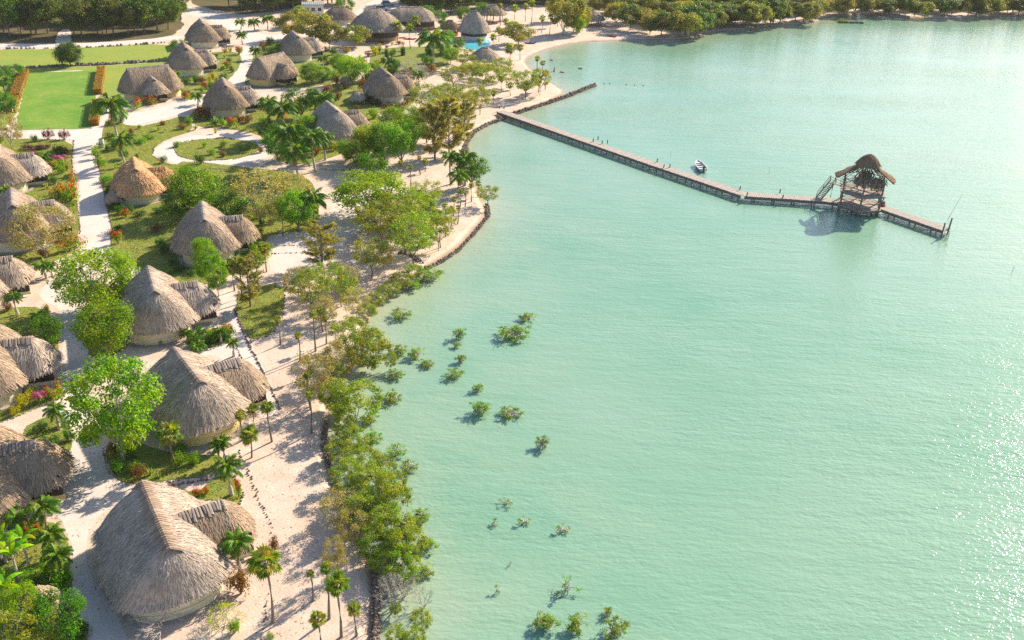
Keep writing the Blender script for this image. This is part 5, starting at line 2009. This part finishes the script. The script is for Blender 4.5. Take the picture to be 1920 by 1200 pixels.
cluster(f_tree(T_OLV), 'tall pale tree', 'at the far end of the swimming beach', [(1055, 66, 52, 66), (1075, 62, 50, 72), (1092, 58, 34, 48), (1040, 40, 40, 50)], 'trees at the far beach')
one(T_YEL, 'yellow leafy tree at the end of the swimming beach', 1082, 66, 30, 40)
one(T_DARK, 'dark tree at the lane corner behind the topmost hut', 338, 108, 34, 36)
one(T_DARK, 'small dark tree between hut and lawn strip', 318, 128, 22, 24)

# woods: far trees that nobody could tell apart share a label
rw = random.Random(77)


def wood(kits, label, group, pts, jx, jy, w, h):
    for px, py in pts:
        x, y = px + rw.uniform(-jx, jx), py + rw.uniform(-jy, jy)
        s = rw.uniform(.8, 1.2)
        p = G(x, y)
        k, cs = scale_at(p)
        plant_tree(kits, 'forest_tree', label, 'tree', x, y, w * s * k, h * s * k * cs, group)


wood(T_FOR, 'dense dark forest tree in the wood behind the lawns', 'trees of the wood behind the lawns',
     [(x, 62) for x in (2, 30, 58, 88)] + [(x, 64) for x in (148, 178, 206, 236)] + [(x, 40) for x in range(-20, 345, 30)] + [(x, 18) for x in range(-30, 345, 30)] + [(x, -8) for x in range(-40, 350, 32)]
     + [(262, 62), (290, 58), (318, 52), (14, 68), (44, 66), (74, 66), (162, 66), (192, 66), (222, 64), (250, 60)], 9, 4, 9.5, 10.5)
wood(T_FOR, 'dark forest tree beside the entrance road', 'trees beside the entrance road',
     [(x, 22) for x in (470, 492, 520)] + [(x, 10) for x in range(430, 640, 26)] + [(x, -12) for x in range(360, 700, 28)] + [(x, -34) for x in range(360, 760, 30)], 8, 4, 8.5, 10)
wood(T_FOR + T_OLV, 'tall woodland tree behind the pool and beach', 'trees behind the pool and beach',
     [(x, 30) for x in (800, 822, 846)] + [(x, 12) for x in range(775, 1010, 22)] + [(x, -8) for x in range(770, 1150, 26)] + [(x, -28) for x in range(760, 1200, 30)], 8, 4, 8.0, 10)
wood(T_OLV[:2] + T_FOR[:3], 'dense lakeshore mangrove tree on the far headland', 'trees of the far headland',
     [(x, 62) for x in (1280, 1300, 1320)] + [(x, 50) for x in range(1235, 1420, 24)] + [(x, 42) for x in range(1180, 1530, 24)] + [(x, 25) for x in range(1130, 1530, 26)] + [(x, 5) for x in range(1120, 1540, 30)]
     + [(1260, 68), (1285, 72), (1500, 40), (1525, 36)] + [(1225, 66), (1205, 62), (1310, 70), (1338, 58), (1365, 54), (1392, 53), (1418, 51), (1445, 48), (1470, 46), (1240, 70), (1180, 58), (1155, 50)], 8, 3, 8.5, 8.0)
wood(T_OLV[:2] + T_FOR[:2], 'low shoreline tree on the farthest shore', 'trees of the farthest shore',
     [(x, 29) for x in range(1552, 1940, 17)] + [(x, 20) for x in range(1560, 1940, 24)] + [(x, 8) for x in range(1545, 1960, 28)] + [(x, -10) for x in range(1540, 1980, 32)], 9, 4, 8.0, 7.0)

# palms
cluster(coconut, 'large coconut palm', 'on the garden lawn beside the parked white car', [(222, 268, 78, 86), (236, 312, 56, 62)], 'coconut palms by the lawn')
cluster(coconut, 'coconut palm', 'in the middle garden below the flat-topped tree', [(605, 232, 56, 58), (532, 262, 60, 70), (546, 312, 70, 80), (592, 322, 64, 78), (508, 240, 50, 56), (560, 335, 66, 66), (610, 300, 48, 52)], 'coconut palms of the middle garden')
coconut('big shaggy coconut palm beside the swimming pool', 812, 126, 66, 66)
coconut('coconut palm beside the shaded track and rounded green tree', 590, 424, 60, 66)
cluster(coconut, 'coconut palm', 'at the tip of the wooded point', [(846, 345, 44, 60), (872, 348, 56, 62), (860, 370, 44, 50)], 'coconut palms of the point')
coconut('arching coconut palm in the small flowerbed lawn', 434, 928, 62, 66)
coconut('green coconut palm against the porch of the largest hut', 452, 1076, 66, 70)
cluster(coconut, 'small coconut palm', 'below the yellow-walled hut', [(412, 872, 38, 44), (422, 868, 38, 48)], 'small coconut palms')
cluster(coconut, 'young palm', 'on the small lawn between two seaward huts', [(372, 668, 34, 26), (415, 642, 28, 28), (439, 668, 28, 32), (352, 640, 28, 22)], 'young lawn palms')
cluster(coconut, 'bushy palm', 'in the corner garden by the lane', [(94, 1008, 66, 70), (106, 1040, 60, 50), (40, 1010, 50, 50), (118, 1085, 60, 55), (30, 985, 50, 46)], 'corner garden palms')
coconut('small palm with drooping fronds beside the white barrel', 112, 806, 44, 48)
cluster(coconut, 'small palm', 'on the little grass triangle by the lane', [(88, 522, 38, 34), (98, 518, 28, 26)], 'grass triangle palms')
coconut('small palm in front of the porch at the photo edge', 34, 590, 32, 42)
coconut('low palm in the dark garden patch', 82, 620, 40, 36)
coconut('small palm beside the pink flowerbeds', 15, 385, 30, 36)
coconut('low palm among the pink flowers', 82, 310, 34, 22)
cluster(coconut, 'small coconut palm', 'near the entrance road', [(452, 56, 24, 20), (502, 55, 28, 26), (478, 58, 26, 22)], 'road palms')
coconut('small palm in front of the hut near the feathery trees', 606, 128, 24, 24)
coconut('coconut palm behind the white-walled hut porch', 786, 160, 26, 26)
coconut('palm just behind the white-walled hut peak', 728, 134, 34, 26)
cluster(fan_palm, 'tall fan palm', 'on the open sand at the bottom', [(512, 1167, 74, 116), (640, 1194, 56, 102), (617, 1160, 28, 96)], 'tall fan palms')
cluster(fan_palm, 'short fan palm', 'on the open sand at the bottom', [(586, 1127, 20, 54), (602, 1215, 38, 60), (669, 1192, 34, 54)], 'short fan palms')
fan_palm('pale-trunked fan palm on the half-moon lawn', 332, 880, 56, 78)
cluster(fan_palm, 'fan palm', 'in the clump beside the yellow-walled hut', [(456, 826, 26, 52), (478, 815, 26, 52), (510, 828, 30, 70), (472, 858, 42, 50)], 'clump of fan palms')
cluster(fan_palm, 'slender fan palm', 'standing in tree shade on the sand', [(526, 646, 18, 52), (562, 678, 18, 52), (592, 658, 20, 72), (606, 622, 24, 45), (584, 812, 20, 74), (583, 768, 20, 66), (612, 645, 18, 50), (578, 705, 16, 36)], 'slender beach palms')
cluster(fan_palm, 'thin fan palm', 'on the sunny sand of the point', [(833, 416, 14, 34), (850, 405, 14, 34), (862, 392, 14, 36), (872, 388, 14, 30), (818, 432, 14, 36), (836, 444, 14, 34), (846, 424, 14, 36), (808, 446, 14, 32),
        (826, 464, 14, 36), (884, 378, 14, 34), (896, 368, 16, 28), (858, 420, 12, 34)], 'thin palms of the point')
cluster(fan_palm, 'thin fan palm', 'on the sand behind the casuarinas', [(752, 332, 14, 30), (770, 352, 14, 42), (788, 328, 12, 34), (797, 322, 14, 22), (816, 300, 16, 24)], 'thin palms behind casuarinas')
cluster(fan_palm, 'small fan palm', 'on the sand near the dock root', [(925, 196, 18, 26), (903, 188, 16, 26), (957, 180, 18, 24), (985, 182, 22, 26), (1010, 174, 22, 30), (940, 172, 18, 28), (890, 205, 16, 24), (1022, 168, 18, 34)], 'dock root palms')
cluster(fan_palm, 'tall thin fan palm', 'around the swimming beach', [(955, 118, 26, 32), (975, 112, 18, 26), (920, 47, 12, 26), (938, 48, 14, 38), (996, 46, 18, 42), (1030, 66, 16, 36), (965, 36, 18, 24), (948, 55, 16, 18), (1087, 60, 14, 20),
        (770, 92, 22, 44), (745, 78, 28, 34), (780, 66, 24, 34), (1005, 158, 14, 50), (1016, 152, 14, 36)], 'swimming beach palms')
cluster(fan_palm, 'shaggy fan palm', 'on the grass by the beach lawn', [(455, 568, 46, 80), (486, 548, 44, 70), (500, 510, 34, 50), (440, 545, 40, 55)], 'shaggy palms')
fan_palm('small fan palm on the shaded white track', 530, 442, 14, 44)

# bananas and rosettes
cluster(banana, 'banana plant', 'in the corner garden', [(36, 1088, 70, 70), (12, 1055, 60, 60), (18, 1140, 66, 60), (55, 1062, 56, 70)], 'banana plants')
cluster(f_shrub(S_AGAVE, 'agave', 'plant'), 'spiky agave', 'on the garden lawn by the looping path', [(296, 248, 24, 16), (366, 246, 22, 16), (415, 278, 16, 12), (180, 290, 24, 26), (308, 250, 16, 12), (404, 252, 16, 18)], 'agaves')

# shrubs with flowers
cluster(f_shrub(S_YEL), 'round yellow shrub', 'on the verge in front of the photo-edge hut', [(28, 782, 22, 22), (42, 768, 30, 32), (58, 752, 30, 28)], 'yellow shrubs')
cluster(f_shrub(S_PINK), 'magenta shrub', 'on the verge beside the yellow shrubs', [(74, 762, 26, 26), (84, 752, 20, 18)], 'magenta shrubs')
cluster(f_shrub(S_FLAME), 'red and orange shrub', 'on the verge by the lane', [(98, 752, 26, 26), (114, 742, 26, 26)], 'flame shrubs')
cluster(f_shrub(S_RED), 'red-flowered shrub', 'in the bed behind the largest hut', [(308, 926, 22, 16), (326, 930, 26, 16), (346, 936, 24, 18), (370, 938, 28, 22), (386, 930, 20, 16), (448, 936, 16, 36)], 'red shrubs by the largest hut')
cluster(f_shrub(S_PINK), 'pink-flowered shrub', 'in the flower garden by the lane', [(112, 292, 22, 16), (112, 312, 32, 20), (62, 296, 16, 12)], 'pink shrubs')
cluster(f_shrub(S_PURP), 'purple-leaved shrub', 'in the flower garden by the lane', [(90, 264, 20, 22), (120, 264, 20, 20), (64, 284, 36, 14), (84, 282, 26, 12)], 'purple shrubs')
cluster(f_shrub(S_FLAME), 'red-flowering bush', 'between lane and half hidden hut', [(130, 476, 30, 28), (142, 470, 26, 24), (132, 380, 30, 34), (112, 375, 30, 28), (142, 360, 18, 34)], 'red bushes by the lane')
cluster(f_shrub(S_FLAME), 'red-flowering bush', 'beside the long-ridged hut', [(258, 206, 26, 20), (274, 200, 26, 18), (348, 188, 18, 14)], 'red bushes by the long hut')
cluster(f_shrub(S_RED), 'crimson bush', 'beside the lane near the topmost huts', [(426, 130, 18, 14), (448, 104, 22, 16), (384, 168, 18, 14), (432, 240, 22, 20)], 'crimson bushes')
cluster(f_shrub(S_RED), 'small red-flowered shrub', 'on the shaded lawn above the yellow-green tree', [(222, 460, 22, 26), (212, 448, 16, 16), (236, 410, 22, 18)], 'red shrubs on the shaded lawn')
cluster(f_shrub(S_CROT), 'bronze croton bush', 'near the porch of the largest hut', [(452, 1126, 50, 62), (516, 1045, 22, 42)], 'bronze bushes')
cluster(f_shrub(S_CROT), 'bronze hedge bush', 'around the white-walled hut', [(690, 195, 26, 20), (706, 200, 28, 16), (726, 204, 30, 12), (748, 202, 26, 12), (682, 172, 20, 26)], 'bronze hedge bushes')
cluster(f_shrub(S_CROT), 'dark bronze bush', 'beside the hut above the winding footpath', [(380, 228, 34, 30), (466, 232, 24, 18), (448, 232, 22, 18), (350, 186, 24, 18)], 'bronze bushes by the footpath')
cluster(f_shrub(S_DARK), 'dark shaded shrub', 'along the wall of the golden-thatched hut', [(214, 396, 26, 18), (236, 404, 30, 18), (258, 410, 26, 16), (296, 404, 30, 18), (316, 398, 22, 16), (205, 372, 20, 26)], 'dark shrubs by the golden hut')
cluster(f_shrub(S_DARK), 'dark shrub', 'around the middle seaward hut', [(308, 480, 22, 24), (302, 462, 20, 20), (340, 510, 26, 16), (362, 518, 26, 16), (322, 500, 20, 16)], 'dark shrubs by the seaward hut')
cluster(f_shrub(S_GREEN), 'bright green shrub', 'around the middle seaward hut porch', [(492, 498, 36, 36), (478, 480, 30, 28), (500, 478, 26, 24)], 'bright shrubs by the porch')
cluster(f_shrub(S_GREEN), 'small green shrub', 'on lawns between the seaward huts', [(374, 628, 14, 16), (392, 640, 14, 20), (302, 648, 12, 12), (398, 628, 12, 14)], 'small lawn shrubs')
cluster(f_shrub(S_GREEN), 'round green shrub', 'on the oval lawn island', [(332, 278, 20, 14), (398, 292, 20, 14), (384, 278, 10, 12), (420, 276, 14, 14), (470, 282, 22, 18), (452, 284, 12, 12)], 'island shrubs')
cluster(f_shrub(S_GREEN), 'leafy shrub', 'along the lane below the coconut palms', [(182, 300, 20, 24), (186, 316, 20, 22), (198, 345, 28, 18), (212, 350, 26, 18), (190, 278, 18, 14), (262, 272, 34, 14), (280, 264, 26, 14)], 'lane shrubs')
cluster(f_shrub(S_GREEN), 'green bush', 'near the restaurant garden', [(744, 218, 24, 16), (700, 96, 14, 12), (718, 150, 26, 18), (742, 132, 22, 16), (850, 108, 26, 14)], 'restaurant bushes')
cluster(f_shrub(S_YEL), 'small yellow bush', 'in the restaurant garden', [(650, 100, 20, 10), (712, 90, 10, 8), (735, 86, 8, 8), (756, 86, 8, 8), (706, 100, 12, 8), (724, 98, 10, 8)], 'yellow restaurant bushes')
cluster(f_shrub(S_CROT), 'reddish bush', 'along the path to the restaurant', [(618, 122, 22, 14), (640, 112, 16, 12), (716, 84, 14, 8), (748, 84, 14, 8), (690, 108, 16, 12), (680, 122, 20, 14)], 'reddish restaurant bushes')
cluster(f_shrub(S_YEL), 'yellow-green bush', 'between the topmost huts and the lane', [(400, 150, 18, 14), (422, 100, 12, 10), (432, 98, 10, 10), (392, 156, 14, 14)], 'yellow lane bushes')
cluster(f_shrub(S_DARK), 'low dark shrub', 'beside the white barrel garden', [(100, 848, 40, 34), (128, 830, 18, 26), (126, 860, 26, 18), (78, 812, 36, 26), (140, 828, 12, 20)], 'dark wedge shrubs')
cluster(f_shrub(S_FLAME), 'orange-flowered bush', 'in the corner garden', [(60, 1012, 40, 34), (82, 1006, 28, 26), (45, 1030, 30, 26)], 'orange bushes')
cluster(f_shrub(S_GREEN), 'dense green bush', 'at the lane edge of the corner garden', [(120, 1120, 44, 50), (60, 1100, 40, 36), (150, 1190, 40, 34), (92, 1090, 44, 40)], 'corner garden bushes')
cluster(f_shrub(S_GREEN), 'green palm-like bush', 'on the sand near the bottom edge', [(440, 1195, 30, 36), (508, 1200, 20, 14)], 'bottom sand bushes')
cluster(f_shrub(S_BROWN), 'dry brown bush', 'under the bare white tree', [(760, 150, 34, 20), (812, 142, 26, 20), (640, 170, 26, 16)], 'dry bushes')
cluster(f_shrub(S_BROWN), 'brownish garden bush', 'along the middle garden path', [(420, 296, 18, 12), (490, 288, 14, 14), (340, 245, 24, 14), (306, 236, 18, 10), (206, 260, 20, 12), (245, 252, 20, 12)], 'brownish bushes')



# more trees that crowd the shore, the point and the gardens
cluster(f_tree(T_OPEN), 'small-leaved tree', 'crowding the middle of the sandy point', [(760, 478, 85, 80), (800, 455, 78, 76), (735, 420, 70, 60), (838, 440, 46, 56), (690, 440, 60, 60)], 'crowding trees of the point')
cluster(f_tree(T_GREY), 'twiggy grey tree', 'on the beach bank below the point', [(560, 565, 66, 66), (668, 596, 60, 62), (650, 548, 60, 56), (610, 610, 60, 58), (720, 500, 56, 48)], 'twiggy bank trees')
cluster(f_tree(T_OPEN), 'light open tree', 'on the strip between swimming beach and dock', [(850, 168, 60, 48), (884, 156, 52, 44), (838, 205, 62, 52), (868, 228, 58, 56), (818, 245, 66, 62), (950, 165, 46, 40), (905, 145, 46, 34)], 'trees between beach and dock')
cluster(f_tree(T_MID + T_YEL), 'leafy garden tree', 'around the half hidden hut', [(668, 312, 56, 50), (740, 262, 60, 62), (765, 250, 54, 56), (580, 262, 48, 48), (652, 300, 44, 40)], 'leafy trees by the half hidden hut')
cluster(f_tree(T_DARK), 'dark leafy tree', 'among the coconut palms of the middle garden', [(520, 300, 60, 60), (500, 262, 46, 44), (575, 290, 50, 50)], 'dark trees of the middle garden')
cluster(f_tree(T_MID), 'bushy green tree', 'behind the huts nearest the restaurant', [(640, 140, 44, 40), (700, 150, 40, 34), (520, 108, 34, 26), (830, 100, 40, 34), (845, 118, 36, 30)], 'bushy restaurant trees')
cluster(f_tree(T_MANG, 'mangrove_tree'), 'ragged mangrove tree', 'filling gaps of the shore thicket', [(628, 720, 60, 66), (640, 770, 70, 66), (648, 820, 62, 58), (690, 880, 66, 62), (672, 960, 70, 64), (720, 980, 70, 64), (748, 1040, 70, 66), (718, 1070, 64, 58), (770, 1010, 52, 60), (700, 660, 60, 70), (732, 690, 30, 50)], 'gap mangroves')
wood(T_FOR, 'dark tree of the dense wood above the restaurant', 'trees above the restaurant',
     [(x, 20) for x in (520, 545, 560)] + [(x, 4) for x in range(560, 660, 22)] + [(x, 22) for x in range(770, 900, 20)] + [(x, 2) for x in range(770, 1100, 20)], 7, 4, 8.5, 11)

cluster(f_tree(K_MANG, 'mangrove_bush', 'bush', WATER_Z), 'low ragged mangrove clump', 'along the water edge of the thicket', [(744, 930, 46, 34), (790, 985, 44, 36), (802, 1040, 46, 40), (768, 890, 40, 32), (745, 862, 44, 34), (700, 835, 44, 34), (692, 800, 40, 32), (736, 760, 44, 34), (742, 716, 40, 30), (748, 672, 42, 32), (800, 1085, 40, 32), (770, 1100, 40, 34)], 'water edge mangroves')
cluster(f_tree(T_DARK + T_MID), 'shady green tree', 'in the sandy yard between restaurant and pool', [(836, 84, 34, 30), (858, 96, 30, 26), (690, 40, 26, 24), (826, 52, 30, 34), (868, 44, 30, 34), (905, 36, 30, 34), (800, 44, 34, 36)], 'yard trees')
cluster(fan_palm, 'slim palm', 'in the sandy yard behind the swimming beach', [(900, 100, 20, 26), (925, 92, 18, 26), (1015, 62, 16, 30), (985, 40, 16, 30), (1045, 50, 16, 30), (935, 78, 18, 24)], 'yard palms')
cluster(coconut, 'small coconut palm', 'around the topmost huts', [(330, 158, 26, 24), (402, 120, 22, 20), (455, 84, 24, 24), (480, 112, 26, 24), (372, 196, 26, 22)], 'topmost hut palms')

# small plants edging the garden lawns
PHR = {14: 'the flower garden lawn', 15: 'the lawn by the golden hut', 17: 'the shaded middle lawn', 18: 'the shaded grass strip', 19: 'the small palm lawn', 21: 'the half-moon lawn',
       23: 'the dark garden patch', 26: 'the corner garden', 27: 'the lawn near the feathery trees', 28: 'the restaurant lawn', 29: 'the lawn of the topmost huts', 30: 'the lawn by the white-walled hut'}
HUTS = [o.location.copy() for o in COL.objects if o.name.startswith('thatched_hut')]
rs = random.Random(404)
for sd, (w, mat, z) in zip(LAWN_SEEDS, LAWNS):
    if sd not in PHR:
        continue
    kitset = [(S_GREEN, 'small leafy green plant'), (S_CROT, 'small bronze plant'), (S_DARK, 'small dark plant'), (S_AGAVE, 'small spiky plant'), (S_YEL, 'small yellowish plant')]
    buckets = {}
    cen = sum(w, Vector((0, 0))) / len(w)
    nplant = 34 if len(w) > 60 else 16
    for _ in range(nplant):
        p = w[rs.randrange(len(w))]
        p = p.lerp(cen, rs.choice((.06, .08, .12, .2, .35, .5)))
        if any((Vector((p.x, p.y, 0)) - h).length < 6.2 for h in HUTS):
            continue
        px, py = to_px((p.x, p.y, 0))
        if not (-10 < px < 1000 and -5 < py < 1210):
            continue
        k, cs = scale_at((p.x, p.y, 0))
        s_ = rs.uniform(.5, 1.25) * k * (1.3 if p.y > 150 else 1)
        i = rs.choice((0, 0, 1, 2, 2, 3, 4))
        buckets.setdefault(i, []).append((px, py, s_ * 1.5, s_ * 1.5))
    for i, its in buckets.items():
        cluster(f_shrub(kitset[i][0], 'garden_plant', 'plant'), kitset[i][1], 'on ' + PHR[sd], its[:18], 'small plants on ' + PHR[sd])

# leaf litter, husks and twigs lying on the sand near the trees
rl = random.Random(515)
mb = MB()
for _ in range(3000):
    px, py = rl.choice(((rl.uniform(500, 720), rl.uniform(430, 800)), (rl.uniform(470, 700), rl.uniform(760, 1200)), (rl.uniform(640, 900), rl.uniform(290, 480)), (rl.uniform(100, 250), rl.uniform(480, 1150)), (rl.uniform(800, 1050), rl.uniform(60, 230))))
    p = G(px, py)
    s_ = rl.uniform(.03, .09) * (1 if py > 400 else 1.8)
    a = rl.uniform(0, 6.28)
    d, e = Vector((math.cos(a), math.sin(a), 0)) * s_, Vector((-math.sin(a), math.cos(a), 0)) * s_ * rl.uniform(.3, .7)
    if not (px < 640 or py < 480) or (px > 560 and py > 760 and px > 600):
        continue
    z0 = .012 + rl.uniform(0, .02)
    mb.add([p - d + Vector((0, 0, z0)), p + e + Vector((0, 0, z0 + .02)), p + d + Vector((0, 0, z0)), p - e + Vector((0, 0, z0 + .015))], [(0, 1, 2, 3)], rl.choice(((.25, .16, .09), (.16, .11, .07), (.34, .24, .13), (.2, .17, .06))))
tag(obj('leaf_litter', mb.mesh('leaf_litter', 'leaf')), 'dry leaves and husks strewn over the sand', 'litter', kind='stuff')


# topiary, hedges
def box_foliage(name, L, Wd, H, pal, n_, ls, seed, rnd_top=False):
    r = random.Random(seed)
    mb = MB()
    for _ in range(n_):
        f = r.random()
        x, y, z = r.uniform(-L / 2, L / 2), r.uniform(-Wd / 2, Wd / 2), r.uniform(0, H)
        q = r.random()
        if q < .45:
            z = H * r.uniform(.93, 1.04); nn_ = Vector((0, 0, 1))
        elif q < .75:
            y = math.copysign(Wd / 2, y) * r.uniform(.92, 1.05); nn_ = Vector((0, math.copysign(1, y), .3))
        else:
            x = math.copysign(L / 2, x) * r.uniform(.98, 1.02); nn_ = Vector((math.copysign(1, x), 0, .3))
        leaf(mb, Vector((x, y, z)), (nn_ + Vector((r.gauss(0, .4), r.gauss(0, .4), r.gauss(0, .3)))).normalized(), ls * r.uniform(.6, 1.3), jcol(r, pal), r, .7)
    return mb.mesh(name, 'leaf')


HEDGE = [(.33, .25, .02), (.28, .20, .02), (.38, .31, .03), (.20, .18, .03)]
for lab, a, b, wd in (('yellow-orange clipped hedge segment beside the long-ridged hut lawn side', (191, 134), (184, 177), 1.7),
                      ('lower yellow-orange hedge segment along the vivid lawn', (183, 197), (177, 236), 1.7),
                      ('yellow hedge along the shaded edge of the vivid lawn', (46, 140), (29, 186), 2.0),
                      ('short yellow hedge below the white-railed one', (27, 190), (20, 212), 2.0)):
    A, B = G(*a), G(*b)
    L = (B - A).length
    t = thing('hedge', lab, 'hedge', (A + B) / 2, math.atan2((B - A).y, (B - A).x), 'clipped hedges')
    mb = MB(); mb.box((0, 0, .55), (L * .97, wd * .86, 1.1)); obj('twig_core', mb.mesh('twig_core', 'soil'), t)
    obj('foliage', box_foliage('foliage', L, wd, 1.3, HEDGE, int(L * 190), .22, 5), t)
A, B = G(52, 139), G(25, 214)
t = thing('railing', 'thin white railing along the edge of the vivid lawn', 'railing', A)
mb = MB(); d = B - A
mb.bar((0, 0, .8), d + Vector((0, 0, .8)), .09)
mb.bar((0, 0, .45), d + Vector((0, 0, .45)), .06)
obj('rail', mb.mesh('rail', 'white_paint'), t)
mb = MB(); mb.tube([(0, 0, 0), (0, 0, .85)], .05, 6); pm_ = mb.mesh('post', 'white_paint')
for i in range(12):
    obj('post', pm_, t, d * (i / 11))


def topiary(label, px, py, w, h, seed):
    r = random.Random(seed)
    t = thing('topiary', label, 'topiary', G(px, py), 0, 'clipped topiaries')
    mb = MB()
    for _ in range(1100):
        a = r.uniform(0, 6.28); z = r.random()
        rr = w / 2 * (1 - .25 * z ** 3)
        d = Vector((math.cos(a), math.sin(a), .2))
        leaf(mb, Vector((math.cos(a) * rr, math.sin(a) * rr, .15 + z * h)) if r.random() < .85 else Vector((r.gauss(0, w * .2), r.gauss(0, w * .2), h + .1)), d.normalized(), .2, jcol(r, DARKG + GREEN[:1]), r)
    obj('foliage', mb.mesh('foliage', 'leaf'), t)
    mb = MB(); mb.tube([(0, 0, 0), (0, 0, h * .9)], [w * .36, w * .3], 9); obj('trunk', mb.mesh('trunk', 'bark'), t)


topiary('tall clipped green column in the restaurant garden', 725, 111, 1.0, 2.2, 61)
topiary('shorter clipped dark green column with arch shape in the restaurant garden', 756, 104, 1.3, 1.8, 62)
topiary('clipped dark green column beside the topmost hut lane', 402, 172, 1.0, 1.4, 63)

# mangrove bushes standing in the water
WB = [(753, 602, 46, 26), (862, 640, 30, 36), (856, 655, 20, 18), (780, 678, 40, 34), (800, 692, 34, 18), (864, 684, 26, 26), (850, 714, 40, 28), (966, 644, 68, 26), (988, 606, 38, 16), (895, 738, 26, 26), (900, 784, 44, 46),
      (958, 790, 46, 30), (1016, 846, 32, 36), (800, 534, 62, 34), (772, 548, 48, 26)]
WS = [(952, 952, 36, 20), (926, 992, 28, 24), (985, 992, 42, 22), (1058, 1008, 44, 28), (932, 1118, 22, 26), (956, 1062, 10, 14), (1064, 1122, 52, 50)]
WL = [(1024, 1190, 56, 48), (1080, 1196, 52, 54), (1150, 1206, 56, 56), (1138, 1160, 26, 28)]
cluster(f_tree(K_MANG, 'mangrove_bush', 'bush', WATER_Z), 'green mangrove bush', 'standing in water off the thicket', WB, 'mangrove bushes in the water')
cluster(f_tree(K_MANG_S, 'mangrove_bush', 'bush', WATER_Z), 'sparse twiggy mangrove', 'standing in the lower shallows', WS, 'sparse water mangroves')
cluster(f_tree(K_MANG, 'mangrove_bush', 'bush', WATER_Z), 'mangrove bush', 'in water at the bottom photo edge', WL, 'bottom water mangroves')
cluster(f_tree([T_BARE[1]], 'dead_branches', 'branches', WATER_Z), 'bare dead branches', 'rising from water below the thicket', [(738, 1145, 60, 60), (758, 1120, 50, 50), (795, 1140, 40, 40), (725, 1120, 40, 40)], 'dead branches in the water')

# short grass blades on the nearer lawns
rg = random.Random(91)
mb = MB()
for w, mat, z in LAWNS:
    cy = sum(p.y for p in w) / len(w)
    if cy > 190:
        continue
    vs = [Vector((p.x, p.y, 0)) for p in w]
    tris = tessellate_polygon([vs])
    for tr in tris:
        a, b, c = (vs[i] for i in tr)
        ar = (b - a).cross(c - a).length / 2
        for _ in range(int(ar * 14 + rg.random())):
            u, v_ = rg.random(), rg.random()
            if u + v_ > 1:
                u, v_ = 1 - u, 1 - v_
            p = a + (b - a) * u + (c - a) * v_
            an = rg.uniform(0, 6.28)
            s = rg.uniform(.05, .12)
            h = rg.uniform(.05, .16)
            col = jcol(rg, [(.16, .26, .03), (.26, .30, .05), (.12, .22, .03), (.34, .32, .10)])
            dx, dy = math.cos(an) * s, math.sin(an) * s
            mb.add([(p.x - dx, p.y - dy, z), (p.x + dx, p.y + dy, z), (p.x + rg.gauss(0, .06), p.y + rg.gauss(0, .06), z + h)], [(0, 1, 2)], col)
o = obj('grass', mb.mesh('grass', 'leaf'))
tag(o, 'short uneven grass growing on the garden lawns', 'grass', kind='stuff')
# fallen leaves and seaweed bits on the sand

# ------------------------------------------------------------------ thin warm haze over the lagoon
nt, out = newmat('haze')
pv = nd(nt, 'ShaderNodeVolumePrincipled')
pv.inputs['Color'].default_value = (0.97, 0.97, 0.97, 1)
pv.inputs['Density'].default_value = 0.00009
pv.inputs['Anisotropy'].default_value = 0.0
nt.links.new(pv.outputs[0], out.inputs['Volume'])
mb = MB()
mb.box((0, 900, 27.5), (4200, 3400, 60))
hz = obj('haze', mb.mesh('haze', 'haze'))
tag(hz, 'thin pale haze hanging over the lagoon and far shore', 'haze', kind='stuff')
